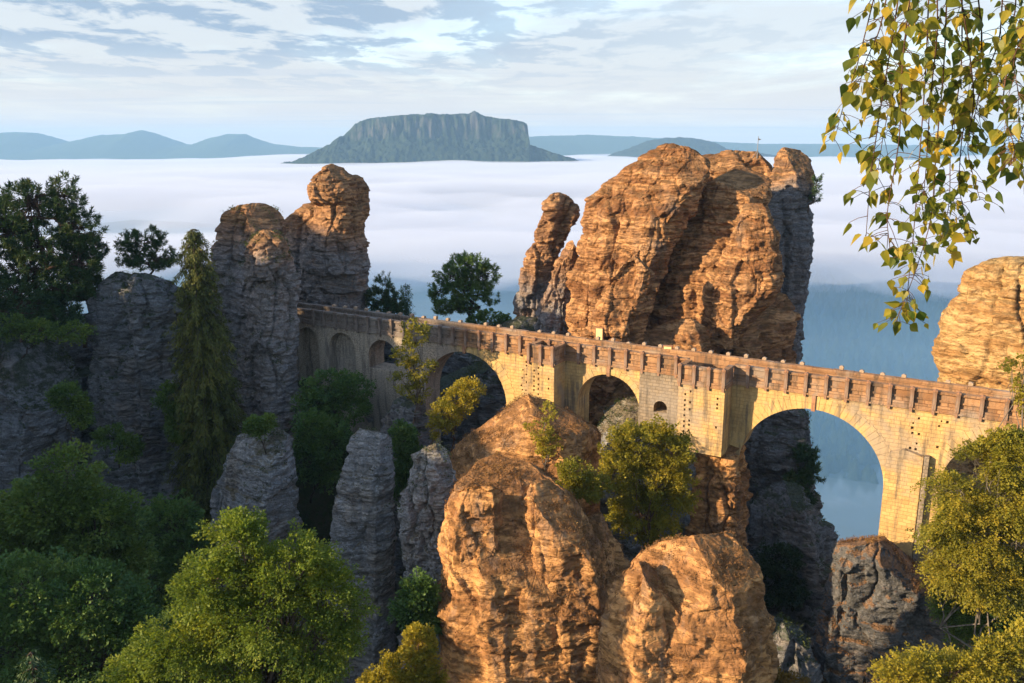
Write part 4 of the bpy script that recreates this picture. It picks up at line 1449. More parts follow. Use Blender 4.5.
def sprays(centers, dirs, r_, per, length, width, leaf, flat=0.25, droop=0.2, leaf_jit=0.6, aspect=0.32):
    n = len(centers)
    t = r_.random((n, per)) ** 0.8
    side = r_.uniform(-1, 1, (n, per)) * (1.05 - t * 0.75)
    D = unit(dirs)
    up = np.array([0, 0, 1.0])
    S = unit(np.cross(D, up + r_.normal(0, 0.35, (n, 3))))
    Nn = unit(np.cross(S, D))
    Ls = length * r_.uniform(0.65, 1.3, (n, 1, 1))
    P = centers[:, None] + D[:, None] * t[..., None] * Ls + S[:, None] * side[..., None] * width * Ls / length
    P = P + Nn[:, None] * r_.normal(0, flat, (n, per, 1)) * width
    P[..., 2] -= droop * (t * Ls[..., 0]) ** 2
    ld = unit(D[:, None] * 0.8 + S[:, None] * np.sign(side)[..., None] * r_.uniform(0.2, 1.0, (n, per, 1)) + r_.normal(0, leaf_jit * 0.5, (n, per, 3)) - np.array([0, 0, droop]))
    ln_ = unit(Nn[:, None] + r_.normal(0, leaf_jit, (n, per, 3)))
    k = n * per
    sz = leaf * r_.uniform(0.65, 1.35, k)
    V, F = leaf_quads(P.reshape(k, 3), ld.reshape(k, 3), ln_.reshape(k, 3), sz, sz * aspect, r_)
    base = r_.random(n)
    tint = np.clip(np.repeat(base, per) * 0.55 + r_.random(k) * 0.5, 0, 1)
    return V, F, np.repeat(tint, 4)


def limb(p0, p1, r_, n=7, sag=0.15):
    t = np.linspace(0, 1, n)[:, None]
    L_ = np.linalg.norm(p1 - p0)
    w = r_.normal(0, 0.06 * L_, (n, 3)) * np.sin(t * math.pi)
    p = p0 * (1 - t) + p1 * t + w
    p[:, 2] += sag * L_ * np.sin(t[:, 0] * math.pi) * 0.6
    return p


def broadleaf(name, label, cat, lobes, base, leafmat, barkmat='bark', n=500, per=34, leaf=0.16, spray=(0.9, 0.45), seed=1, gap=-0.25, trunk=0.22,
              group=None, droop=0.15, fork=0.35, up=0.25, gscale=0.9, inner=0.45, aspect=0.32, lean=None):
    """a tree or shrub with an uneven crown: sprays of small leaves through the volume of several lobes, on a forked trunk"""
    r_ = np.random.default_rng(seed)
    lob = np.array(lobes, float)
    base = np.array(base, float)
    w = (lob[:, 3] * lob[:, 4] + lob[:, 3] * lob[:, 5] + lob[:, 4] * lob[:, 5])
    pick = r_.choice(len(lob), n * 3, p=w / w.sum())
    d = unit(r_.normal(0, 1, (n * 3, 3)))
    rad = r_.uniform(inner, 1.0, (n * 3, 1)) ** 0.6
    c = lob[pick, :3] + d * rad * lob[pick, 3:6]
    gn = fbm(c / gscale * np.array([1, 1, 1.7]) + seed * 3.1, 2, seed)
    ok = gn > gap
    c, d, pick = c[ok][:n], d[ok][:n], pick[ok][:n]
    ctr = lob[:, :3].mean(0)
    dirs = unit(d * 0.8 + unit(c - ctr) * 0.35 + np.array([0, 0, up]) + r_.normal(0, 0.25, d.shape))
    c = c - dirs * spray[0] * 0.5
    V, F, T = sprays(c, dirs, r_, per, spray[0], spray[1], leaf, droop=droop, aspect=aspect)
    root = thing(name, label, cat, tuple(base), group)
    cr = mesh_obj('crown', V - base, F, M[leafmat], root, tint=T)
    g = Geo()
    top = ctr.copy()
    fk = base + (top - base) * fork
    h = np.linalg.norm(top - base)
    tp = limb(base - np.array([0, 0, 0.6]), top, r_, 10, 0.0)
    g.tube(tp - base, np.linspace(trunk, trunk * 0.35, 10), 8)
    for q in range(len(lob)):
        s = tp[int(min(9, max(2, 9 * fork + r_.integers(0, 4))))]
        lp = limb(s, lob[q, :3], r_, 7, 0.1)
        g.tube(lp - base, np.linspace(trunk * 0.5, trunk * 0.12, 7), 6)
        near = np.where(pick == q)[0]
        for j in near[:max(4, int(0.12 * len(near)))]:
            s2 = lp[r_.integers(3, 7)]
            g.tube(limb(s2, c[j], r_, 5, 0.05) - base, np.linspace(trunk * 0.14, trunk * 0.04, 5), 4)
    g.build('trunk', M[barkmat], root, smooth=True)
    return root


def conifer(name, label, cat, base, height, radius, leafmat, seed=1, whorls=34, per=9, droop=0.5, group=None, trunk=0.25, top_taper=0.8, skirt=0.1, needle=0.20, dens=26, lean=(0, 0), barkmat='bark_dark'):
    r_ = np.random.default_rng(seed)
    base = np.array(base, float)
    cs, ds, ls = [], [], []
    g = Geo()
    for k in range(whorls):
        t = skirt + (1 - skirt) * (k + r_.random() * 0.7) / whorls
        z = t * height
        rr = radius * (1 - t) ** top_taper * r_.uniform(0.75, 1.15) + 0.12
        m = max(4, int(per * (1 - 0.4 * t)))
        for q in range(m):
            if r_.random() < 0.10:
                continue
            a = 2 * math.pi * (q + r_.random() * 0.8) / m + k
            rl = rr * r_.uniform(0.65, 1.2)
            tip = np.array([math.cos(a) * rl, math.sin(a) * rl, -droop * rl * r_.uniform(0.6, 1.2) + 0.15 * rl])
            p0 = np.array([lean[0] * z, lean[1] * z, z])
            pts = [p0 + tip * s + np.array([0, 0, 0.18 * rl * math.sin(s * math.pi)]) for s in (0, 0.33, 0.66, 1)]
            g.tube(pts, np.array([0.03, 0.022, 0.014, 0.006]) * (0.5 + height / 16), 4)
            ns = max(2, int(rl / 0.24))
            for s in (np.arange(ns) + r_.random(ns)) / ns:
                i = min(2, int(s * 3))
                p = pts[i] + (pts[i + 1] - pts[i]) * (s * 3 - i)
                d = unit(tip)
                cs.append(p)
                ds.append(unit(d * 0.7 + np.array([0, 0, -0.55 * droop]) + r_.normal(0, 0.3, 3)))
    cs, ds = np.array(cs), np.array(ds)
    V, F, T = sprays(cs, ds, r_, dens, 0.55, 0.24, needle, flat=0.35, droop=0.35, leaf_jit=0.5, aspect=0.14)
    root = thing(name, label, cat, tuple(base), group)
    mesh_obj('crown', V, F, M[leafmat], root, tint=T)
    tz = np.linspace(-1.0, height * 0.985, 10)
    tp = np.stack([lean[0] * np.maximum(tz, 0), lean[1] * np.maximum(tz, 0), tz], 1)
    g.tube(tp, np.linspace(trunk, 0.03, 10), 8)
    g.build('trunk', M[barkmat], root, smooth=True)
    return root


def pine(name, label, cat, lobes, base, seed=1, n=260, needles=46, tuft=0.42, group=None, trunk=0.25, leafmat='needle', gap=-0.2, fork=0.45, barkmat='bark_pine', gscale=1.0):
    """pine crown: upturned needle tufts on many crooked limbs"""
    r_ = np.random.default_rng(seed)
    lob = np.array(lobes, float)
    base = np.array(base, float)
    w = lob[:, 3] * lob[:, 4] + lob[:, 3] * lob[:, 5]
    pick = r_.choice(len(lob), n * 3, p=w / w.sum())
    d = unit(r_.normal(0, 1, (n * 3, 3)))
    c = lob[pick, :3] + d * (r_.uniform(0.3, 1, (n * 3, 1)) ** 0.6) * lob[pick, 3:6]
    ok = fbm(c / gscale + seed * 5.3, 2, seed) > gap
    c, d, pick = c[ok][:n], d[ok][:n], pick[ok][:n]
    m = len(c)
    ax = unit(d * 0.7 + np.array([0, 0, 0.75]) + r_.normal(0, 0.25, d.shape))
    dv = unit(ax[:, None] * r_.uniform(0.1, 1.0, (m, needles, 1)) + unit(r_.normal(0, 1, (m, needles, 3))) * 0.75)
    st = c[:, None] + ax[:, None] * r_.uniform(-0.5, 0.5, (m, needles, 1)) * tuft
    k = m * needles
    ln = tuft * r_.uniform(0.5, 1.0, k)
    V, F = leaf_quads(st.reshape(k, 3), dv.reshape(k, 3), unit(r_.normal(0, 1, (k, 3))), ln, np.full(k, tuft * 0.075), r_)
    T = np.repeat(np.clip(np.repeat(r_.random(m), needles) * 0.6 + r_.random(k) * 0.4, 0, 1), 4)
    root = thing(name, label, cat, tuple(base), group)
    mesh_obj('crown', V - base, F, M[leafmat], root, tint=T)
    g = Geo()
    ctr = lob[:, :3].mean(0)
    tp = limb(base - np.array([0, 0, 0.5]), np.array([ctr[0], ctr[1], lob[:, 2].max()]), r_, 12, 0.0)
    g.tube(tp - base, np.linspace(trunk, trunk * 0.25, 12), 8)
    for q in range(len(lob)):
        s = tp[int(np.clip(np.searchsorted(tp[:, 2], lob[q, 2] - 0.6), 2, 11))]
        lp = limb(s, lob[q, :3], r_, 6, 0.0)
        g.tube(lp - base, np.linspace(trunk * 0.4, trunk * 0.1, 6), 6)
        near = np.where(pick == q)[0]
        for j in near[:int(0.5 * len(near))]:
            g.tube(limb(lp[r_.integers(2, 6)], c[j], r_, 4, 0.0) - base, np.linspace(trunk * 0.10, trunk * 0.04, 4), 4)
    g.build('trunk', M[barkmat], root, smooth=True)
    return root


def lobes_px(Y, items, depth=0.85):
    """crown lobes read from the photo: (px, py, rx px, ry px[, dY])"""
    out = []
    for it in items:
        px, py, rx, ry = it[:4]
        y = Y + (it[4] if len(it) > 4 else 0)
        c = at(px, py, y)
        m = px2m(y, py)
        out.append((*c, rx * m, rx * m * depth, ry * m))
    return out


def ground_pt(px, py, Y, sink=0.0):
    p = at(px, py, Y)
    return (p[0], p[1], p[2] - sink)


def on_ground(x, y):
    return (x, y, float(terrain([x], [y])[0]))


# pines on the left edge
Y = 78
pine('pine_tree', 'big dark pine with a tall tufted top at the left edge of the photo', 'tree',
     lobes_px(Y, [(66, 196, 20, 22), (30, 208, 34, 26), (78, 228, 26, 22), (10, 232, 34, 26), (45, 245, 36, 26), (80, 262, 24, 20), (20, 272, 36, 22), (60, 288, 34, 18), (-15, 225, 30, 40)]),
     ground_pt(40, 348, Y + 1, 0.5), seed=3, n=1500, needles=30, tuft=0.55, trunk=0.4, group='pines on the left cliffs', gap=-0.12)
pine('pine_tree', 'low bushy pine at the foot of the big pine on the stepped cliff', 'tree',
     lobes_px(Y - 2, [(8, 292, 26, 20), (34, 306, 26, 16), (62, 316, 22, 12), (-12, 314, 24, 16)]),
     ground_pt(20, 345, Y - 2, 0.5), seed=2, n=520, needles=28, tuft=0.5, trunk=0.2, group='pines on the left cliffs', gap=-0.15)
pine('pine_tree', 'dark pine leaning right of the big one on the left cliff', 'tree',
     lobes_px(Y + 3, [(92, 250, 14, 16), (84, 275, 18, 16), (96, 290, 13, 12), (72, 300, 18, 14)]),
     ground_pt(84, 338, Y + 3, 0.5), seed=4, n=420, needles=30, tuft=0.5, trunk=0.22, group='pines on the left cliffs')
pine('pine_tree', 'small sparse pine on top of the dark cliff tower', 'tree',
     lobes_px(80, [(135, 243, 20, 12), (152, 240, 16, 14), (164, 258, 16, 11), (128, 258, 14, 9), (148, 262, 22, 9)]),
     ground_pt(146, 280, 80, 0.6), seed=5, n=420, needles=28, tuft=0.42, trunk=0.16, gap=-0.05, group='pines on the left cliffs')
# mossy spruce in front of the pale pinnacle
p0 = at(222, 226, 73)
p1 = at(218, 520, 73)
conifer('spruce_tree', 'tall slim mossy green spruce with an orange lit top', 'tree', tuple(p1), p0[2] - p1[2], 3.6, 'needle_moss', seed=6, whorls=72, per=13, droop=0.9, trunk=0.3, top_taper=0.42, dens=22, skirt=0.05, needle=0.26)
# trees behind the bridge
pine('pine_tree', 'round dark green tree on a bare trunk behind the bridge', 'tree',
     lobes_px(96, [(470, 264, 22, 12), (452, 276, 20, 12), (486, 276, 16, 14), (440, 290, 14, 11), (468, 290, 24, 12), (490, 298, 12, 8), (446, 306, 18, 9), (466, 308, 14, 7)]),
     ground_pt(474, 330, 96, 1.0), seed=7, n=900, needles=26, tuft=0.5, trunk=0.28, leafmat='leaf_dark', barkmat='bark_dark', gap=-0.1)
broadleaf('bush', 'low rounded dark bush right of the round tree behind the bridge', 'bush',
          lobes_px(94, [(490, 320, 20, 10), (503, 322, 9, 7), (476, 323, 10, 7)]), ground_pt(490, 332, 94, 0.3), 'leaf_dark', 'bark_dark', n=260, per=30, leaf=0.2, spray=(0.5, 0.3), seed=8, trunk=0.08)
pine('pine_tree', 'dark bushy pine growing against the foot of the orange headed pinnacle', 'tree',
     lobes_px(94, [(384, 284, 11, 11), (378, 298, 13, 11), (396, 300, 13, 10), (388, 308, 20, 8)]), ground_pt(386, 330, 94, 0.5), seed=9, n=380, needles=28, tuft=0.45, trunk=0.15)
pb, pt_ = at(407, 332, 95), at(407, 282, 95)
conifer('spruce_tree', 'little pointed dark spruce behind the left bridge parapet', 'tree', tuple(pb), pt_[2] - pb[2], 1.2, 'needle', seed=10, whorls=16, per=7, trunk=0.08, dens=20)
# small trees in front of the bridge wall
broadleaf('rowan_tree', 'thin yellow green tree standing before the shaded bridge wall', 'tree',
          lobes_px(70, [(416, 330, 15, 14), (408, 352, 16, 14), (420, 368, 17, 13), (404, 382, 14, 11), (418, 392, 12, 9)]), ground_pt(414, 470, 70), 'leaf_olive', 'bark', n=240, per=20, leaf=0.2, spray=(0.55, 0.35), seed=11, trunk=0.14, gap=-0.1)
broadleaf('bush', 'yellow green bush inside the wide shaded arch', 'bush',
          lobes_px(66, [(470, 388, 14, 9), (458, 400, 18, 12), (446, 414, 16, 12), (440, 428, 12, 10)]), ground_pt(450, 446, 66, 0.5), 'leaf_gold', 'twig', n=330, per=26, leaf=0.17, spray=(0.6, 0.35), seed=12, trunk=0.08)
broadleaf('birch_tree', 'thin yellow birch sapling on the heather mound', 'tree',
          lobes_px(56, [(546, 412, 10, 10), (540, 430, 13, 14), (549, 446, 12, 12)]), ground_pt(548, 480, 56), 'leaf_gold', 'bark_birch', n=120, per=22, leaf=0.15, spray=(0.5, 0.3), seed=13, trunk=0.06)
broadleaf('bush', 'yellow green leafy thicket between the sunlit rocks below the middle arch', 'bush',
          lobes_px(55, [(640, 440, 24, 20), (672, 452, 22, 22), (625, 468, 26, 22), (655, 480, 34, 24), (680, 492, 18, 22), (640, 510, 32, 22), (664, 425, 14, 14), (612, 446, 14, 16), (660, 530, 26, 14)]),
          ground_pt(650, 600, 55), 'leaf_olive', 'twig', n=1900, per=32, leaf=0.15, spray=(0.85, 0.32), seed=14, trunk=0.12, up=0.6, gap=-0.05, inner=0.3)
broadleaf('bush', 'low green bush at the left foot of the yellow thicket', 'bush',
          lobes_px(53, [(574, 470, 18, 10), (590, 486, 20, 12), (566, 486, 14, 9)]), ground_pt(580, 512, 53, 0.3), 'leaf_olive', 'twig', n=300, per=28, leaf=0.15, spray=(0.5, 0.3), seed=15, trunk=0.08)
# bright green tree in front
Y = 34
broadleaf('hornbeam_tree', 'bright green leafy tree catching the sun at the bottom left', 'tree',
          lobes_px(Y, [(238, 535, 34, 22), (290, 560, 44, 26), (215, 580, 48, 30), (330, 590, 32, 24), (265, 610, 70, 36), (190, 640, 56, 32), (320, 640, 42, 34), (140, 668, 36, 20), (250, 680, 90, 36), (345, 612, 22, 18)]),
          on_ground(-10.5, 34.5), 'leaf_bright', 'bark', n=3400, per=40, leaf=0.125, spray=(0.9, 0.36), seed=16, trunk=0.3, up=0.12, droop=0.16, gap=-0.04, gscale=1.1, inner=0.35)
# dark trees at the bottom left
Y = 47
broadleaf('maple_tree', 'dark green tree with a light rounded top at the left', 'tree',
          lobes_px(Y, [(66, 470, 32, 24), (50, 505, 50, 30), (95, 520, 46, 28), (20, 540, 48, 34), (75, 560, 60, 34), (120, 560, 34, 26)]), on_ground(-27, 48), 'leaf_mid', 'bark_dark', n=1700, per=34, leaf=0.2, spray=(1.0, 0.5), seed=17, trunk=0.3, group='dark trees at the bottom left')
Y = 40
broadleaf('maple_tree', 'very dark green tree filling the bottom left corner', 'tree',
          lobes_px(Y, [(30, 590, 56, 36), (90, 600, 50, 36), (10, 640, 60, 40), (80, 655, 60, 40), (135, 620, 26, 30)]), on_ground(-22, 41), 'leaf_dark', 'bark_dark', n=1600, per=34, leaf=0.18, spray=(0.9, 0.45), seed=18, trunk=0.3, group='dark trees at the bottom left')
broadleaf('maple_tree', 'dark tree crown below the mossy spruce', 'tree',
          lobes_px(58, [(170, 520, 30, 26), (190, 560, 34, 34), (150, 580, 34, 34), (185, 610, 34, 30)]), on_ground(-21, 58), 'leaf_dark', 'bark_dark', n=900, per=30, leaf=0.2, spray=(0.9, 0.45), seed=19, trunk=0.25, group='dark trees at the bottom left')
pt_ = at(30, 645, 33)
gp = on_ground(pt_[0], pt_[1])
conifer('spruce_tree', 'young dark spruce tip in the bottom left corner', 'tree', gp, pt_[2] - gp[2], 2.6, 'needle', seed=20, whorls=44, per=9, trunk=0.2, dens=18)
# undergrowth trees on the wooded slope under the left arches
for i, (bx, by, yy, lb, label) in enumerate([
        (335, 395, 74, [(330, 385, 26, 16), (352, 390, 20, 16), (316, 402, 22, 16), (345, 408, 26, 14)], 'dark green bush below the blind niches of the bridge'),
        (310, 460, 70, [(312, 430, 20, 20), (330, 440, 22, 20), (308, 460, 18, 18), (326, 470, 16, 18)], 'dark bush in the shade between the two grey slabs'),
        (404, 470, 64, [(404, 440, 12, 16), (410, 460, 12, 16), (400, 480, 12, 16)], 'narrow dark bush right of the tall grey slab'),
        (420, 600, 46, [(420, 590, 16, 14), (412, 610, 16, 16), (428, 618, 14, 14)], 'green bush at the foot of the grey rock flank')]):
    b = at(bx, by + 26, yy)
    broadleaf('bush', label, 'bush', lobes_px(yy, lb), (b[0], b[1], b[2] - 1), 'leaf_dark', 'bark_dark', n=520, per=28, leaf=0.2, spray=(0.8, 0.4), seed=30 + i, trunk=0.1, group='shaded bushes in the gorge')
# in the great arch
pine('pine_tree', 'dark leaning pine seen through the great arch', 'tree',
     lobes_px(74, [(806, 456, 12, 12), (812, 474, 12, 10), (798, 484, 16, 12), (800, 500, 14, 10)]), ground_pt(795, 520, 75, 0.6), seed=40, n=320, needles=26, tuft=0.5, trunk=0.14)
pine('pine_tree', 'tiny wind bent pine clinging to the right edge of the massif', 'tree',
     lobes_px(90, [(817, 187, 5, 6), (816, 198, 6, 6), (818, 178, 4, 4)]), ground_pt(808, 208, 90), seed=41, n=46, needles=24, tuft=0.4, trunk=0.07, gap=-0.6)
broadleaf('bush', 'dark shrub on the rock inside the great arch', 'bush',
          lobes_px(63, [(780, 560, 22, 14), (770, 585, 24, 16), (790, 590, 18, 14)]), ground_pt(778, 620, 63), 'leaf_fern', 'bark_dark', n=300, per=28, leaf=0.2, spray=(0.7, 0.4), seed=42, trunk=0.1)
# birches and bushes on the right
Y = 43
broadleaf('birch_tree', 'large olive yellow birch in front of the right end of the bridge', 'tree',
          lobes_px(Y, [(990, 462, 34, 22), (1015, 450, 30, 26), (960, 490, 34, 26), (1000, 500, 40, 30), (945, 522, 26, 26), (975, 540, 44, 30), (1020, 540, 36, 34), (960, 570, 34, 22), (1000, 580, 40, 26)]),
          on_ground(26.5, 43), 'leaf_olive', 'bark_birch', n=3000, per=38, leaf=0.125, spray=(0.95, 0.32), seed=50, trunk=0.1, droop=0.35, up=0.15, gap=-0.02, gscale=1.1, inner=0.3, group='birches on the right slope')
broadleaf('birch_tree', 'shaded dark green young tree under the large olive birch', 'tree',
          lobes_px(45, [(960, 600, 26, 24), (985, 612, 28, 24), (1012, 605, 26, 26), (970, 630, 24, 16)]), on_ground(25, 45.5), 'leaf_mid', 'bark', n=900, per=32, leaf=0.15, spray=(0.85, 0.36), seed=51, trunk=0.05, group='birches on the right slope')
broadleaf('bush', 'golden yellow bush in the bottom right corner', 'bush',
          lobes_px(32, [(900, 676, 20, 16), (922, 668, 16, 18), (950, 672, 22, 18), (976, 664, 18, 20), (1000, 656, 18, 22), (1022, 644, 18, 24), (960, 692, 80, 16)]), on_ground(16.5, 32.5), 'leaf_gold', 'twig', n=1100, per=26, leaf=0.13, spray=(0.8, 0.26), seed=52, trunk=0.14, group='golden bushes at the bottom of the photo')
broadleaf('bush', 'golden yellow bush at the foot of the big orange rock', 'bush',
          lobes_px(40, [(418, 645, 16, 20), (408, 668, 26, 16), (385, 685, 26, 14), (430, 680, 12, 16)]), on_ground(-4.6, 40), 'leaf_gold', 'twig', n=520, per=30, leaf=0.16, spray=(0.65, 0.3), seed=53, trunk=0.12, up=0.6, group='golden bushes at the bottom of the photo')
broadleaf('bush', 'small rusty bush between the bottom boulders', 'bush',
          lobes_px(40, [(772, 680, 18, 9), (792, 684, 16, 8)]), on_ground(12.5, 40), 'leaf_rust', 'twig', n=160, per=28, leaf=0.12, spray=(0.4, 0.25), seed=54, trunk=0.08)
broadleaf('birch_tree', 'green birch twigs at the right edge before the pale crag', 'tree',
          lobes_px(49, [(1022, 362, 12, 8), (1012, 372, 9, 6), (1026, 384, 12, 10), (1034, 400, 16, 16)]), on_ground(31.5, 49), 'leaf_olive', 'bark_birch', n=150, per=24, leaf=0.17, spray=(0.6, 0.3), seed=55, trunk=0.12, group='birches on the right slope')

for i, (bx, by, yy, lb, label) in enumerate([
        (70, 415, 66, [(66, 396, 16, 12), (78, 412, 14, 14)], 'bush growing from a crack of the stepped dark cliff'),
        (20, 330, 71, [(5, 326, 20, 12), (40, 330, 22, 10), (75, 332, 16, 9)], 'undergrowth bush along the top of the stepped dark cliff'),
        (172, 420, 72, [(168, 398, 12, 16), (178, 425, 10, 18)], 'narrow bush clinging between the cliff tower and the spruce'),
        (118, 440, 71, [(112, 436, 16, 10), (128, 448, 14, 12)], 'bush at the foot of the dark cliff tower'),
        (258, 432, 62.5, [(258, 426, 10, 7), (266, 421, 7, 5)], 'small mossy bush on the shoulder of the grey slab')]):
    b = at(bx, by + 16, yy)
    broadleaf('bush', label, 'bush', lobes_px(yy, lb), (b[0], b[1], b[2] - 0.5), 'leaf_mid', 'bark_dark', n=260, per=26, leaf=0.18, spray=(0.7, 0.36), seed=60 + i, trunk=0.07, group='bushes on the left cliffs', gap=-0.1)

# ------------------------------------------------------------------ birch branch hanging into the view
def birch_branch():
    r_ = np.random.default_rng(77)
    base = np.array([3.3, 2.7, -2.6])
    root = thing('birch_tree', 'yellow and green birch branch with hanging leaves close to the viewer', 'tree', tuple(base))
    g = Geo()
    Yb = 2.7
    tr = np.array([(3.3, 2.7, -2.8), (3.28, 2.72, -1.0), (3.2, 2.74, 0.8), (3.12, 2.76, 2.2), (3.05, 2.8, 3.6)])
    g.tube(tr - base, [0.13, 0.12, 0.10, 0.075, 0.04], 10)
    bough = np.array([(3.2, 2.74, 0.9), (2.7, 2.74, 1.12), (2.2, 2.7, 1.12), (1.75, 2.7, 1.0), (1.45, 2.7, 0.86), (1.2, 2.7, 0.72)])
    g.tube(bough - base, [0.045, 0.034, 0.024, 0.017, 0.011, 0.006], 8)
    strands = [[(884, -46), (872, 6), (856, 70), (842, 110), (834, 142)], [(905, -46), (892, 40), (880, 110), (870, 180), (866, 236)], [(915, -40), (902, 60), (900, 140), (886, 214), (890, 250)],
               [(930, -40), (926, 70), (920, 150), (914, 230), (908, 285), (906, 318)], [(948, -36), (944, 70), (936, 150), (932, 220), (914, 276), (896, 322)], [(962, -30), (962, 70), (950, 140), (950, 205), (938, 250)],
               [(975, -30), (984, 50), (962, 130), (958, 190), (972, 236)], [(955, -36), (968, 40), (975, 100), (966, 150), (980, 200)], [(1004, -30), (1000, 40), (980, 90), (972, 130)],
               [(1045, 20), (1006, 70), (1002, 110), (1016, 150), (1010, 165)], [(1060, 60), (1030, 110), (1018, 140), (1024, 172)], [(895, -46), (880, 30), (866, 60), (858, 90)], [(1015, -40), (1016, 10), (1004, 50), (994, 84)],
               [(918, -46), (910, 20), (896, 80), (884, 130), (878, 170)], [(936, -40), (938, 30), (930, 100), (926, 170), (922, 210)], [(1050, -30), (1030, 20), (1012, 60), (1020, 100)]]
    C, Dv, Nv, S, leafs = [], [], [], [], 0
    for q, st in enumerate(strands):
        dy = r_.uniform(-0.35, 0.5)
        P = np.array([at(px, py, Yb + dy * (0.35 + 0.65 * k / (len(st) - 1))) for k, (px, py) in enumerate(st)])
        n = 26
        tt = np.linspace(0, 1, n)
        pts = np.stack([np.interp(tt, np.linspace(0, 1, len(P)), P[:, a]) for a in range(3)], 1)
        ker = np.array([.25, .5, .25])
        for _ in range(3):
            pts[1:-1] = pts[:-2] * .25 + pts[1:-1] * .5 + pts[2:] * .25
        # join to the bough
        k = np.argmin(np.linalg.norm(bough - pts[0], axis=1))
        seg = limb(bough[k], pts[0], r_, 4, 0.0)
        pts = np.concatenate([seg[:-1], pts])
        g.tube(pts - base, np.linspace(0.0028, 0.0010, len(pts)), 5)
        L_ = np.linalg.norm(np.diff(pts, axis=0), axis=1).sum()
        m = int(L_ / 0.0165)
        for t in np.sort(r_.uniform(0.16, 1.0, m)):
            i = min(len(pts) - 2, int(t * (len(pts) - 1)))
            p = pts[i] + (pts[i + 1] - pts[i]) * (t * (len(pts) - 1) - i)
            side = unit(np.array([r_.normal(0, 1), r_.normal(0, 0.8), r_.normal(-0.1, 0.3)]))
            reach = r_.uniform(0.01, 0.075)
            q0 = p + side * reach + np.array([0, 0, -0.3 * reach])
            if reach > 0.02:
                g.tube(np.array([p, (p + q0) / 2 + np.array([0, 0, 0.004]), q0]) - base, [0.0011, 0.0009, 0.0008], 4)
            C.append(q0)
            Dv.append(unit(side * 0.55 + np.array([0, 0, -0.95]) + r_.normal(0, 0.3, 3)))
            Nv.append(unit(r_.normal(0, 1, 3) + np.array([-0.3, -0.6, 0.1])))
            S.append(r_.uniform(0.024, 0.054))
    g.build('twigs', M['twig'], root, smooth=True)
    C, Dv, Nv, S = np.array(C), np.array(Dv), np.array(Nv), np.array(S)
    side = unit(np.cross(Dv, Nv))
    nn = np.cross(side, Dv)
    # outline of a birch leaf: rounded base, widest at a third, drawn out tip; folded along the midrib and curled
    prof = [(0.0, 0.0), (0.10, 0.26), (0.30, 0.40), (0.55, 0.28), (0.80, 0.11), (1.0, 0.0)]
    V, F, T = [], [], []
    for i in range(len(C)):
        s = S[i]
        fold = r_.uniform(0.05, 0.55)
        curl = r_.uniform(-0.25, 0.25)
        mid = [C[i] + Dv[i] * s * t + nn[i] * s * curl * t * t for t, _ in prof]
        b = len(V)
        V += mid
        for sg in (1, -1):
            for (t, w), m_ in zip(prof[1:-1], mid[1:-1]):
                V.append(m_ + side[i] * sg * s * w * math.cos(fold) + nn[i] * s * w * math.sin(fold))
        a, c = b + 6, b + 10
        F += [(b, b + 1, a), (b + 1, b + 2, a + 1, a), (b + 2, b + 3, a + 2, a + 1), (b + 3, b + 4, a + 3, a + 2), (b + 4, b + 5, a + 3)]
        F += [(b + 1, b, c), (b + 2, b + 1, c, c + 1), (b + 3, b + 2, c + 1, c + 2), (b + 4, b + 3, c + 2, c + 3), (b + 5, b + 4, c + 3)]
        T += [np.clip(r_.beta(1.1, 1.0), 0, 1)] * 14
    mesh_obj('leaves', np.array(V) - base, F, M['leaf_birch'], root, tint=T)


birch_branch()

# ------------------------------------------------------------------ small things
bpy.context.view_layer.update()
DG = bpy.context.evaluated_depsgraph_get()


def hit(px, py, skip=('haze', 'fog')):
    o = Vector((0, 0, 0))
    d = Vector(ray(px, py)).normalized()
    for _ in range(12):
        ok, loc, nor, idx, ob, _m = sc.ray_cast(DG, o, d)
        if not ok:
            return None
        if not ob.name.startswith(skip) and ob.name.split('.')[0] not in ('leaves', 'twigs'):
            return loc, nor, ob.name
        o = loc + d * 0.01
    return None


k = NT('brass_plaque')
M['plaque'] = k.principled((0.72, 0.62, 0.26), 0.6, None, 0.4)
k = NT('grey_metal')
M['metal'] = k.principled((0.16, 0.16, 0.17), 0.5, None, 0.5)
for px, py, w, h, label in ((600, 334, 0.62, 1.15, 'upright yellow memorial plaque on the massif above the middle arch'), (668, 348, 0.6, 0.36, 'small pale plaque low on the massif right of the upright one')):
    hh = hit(px, py)
    if hh is None:
        continue
    loc, nor, nm = hh
    nor = Vector((nor.x, nor.y, 0)).normalized()
    nor = (nor * 0.3 + Vector((-0.35, -0.94, 0))).normalized()
    t = thing('plaque', label, 'plaque', tuple(loc + nor * 0.25))
    t.rotation_euler = (0, 0, math.atan2(nor.x, -nor.y))
    g = Geo()
    g.box(-w / 2, w / 2, -0.05, 0.25, -h / 2, h / 2)
    g.build('panel', M['plaque'], t)
    g = Geo()
    for a in (-1, 1):
        g.box(*sorted((a * w / 2 + a * 0.001, a * w / 2 + a * 0.06)), -0.08, 0.25, -h / 2 - 0.06, h / 2 + 0.06)
        g.box(-w / 2, w / 2, -0.08, 0.25, *sorted((a * h / 2 + a * 0.001, a * h / 2 + a * 0.06)))
    g.build('frame', M['post'], t)
hh = hit(757, 158)
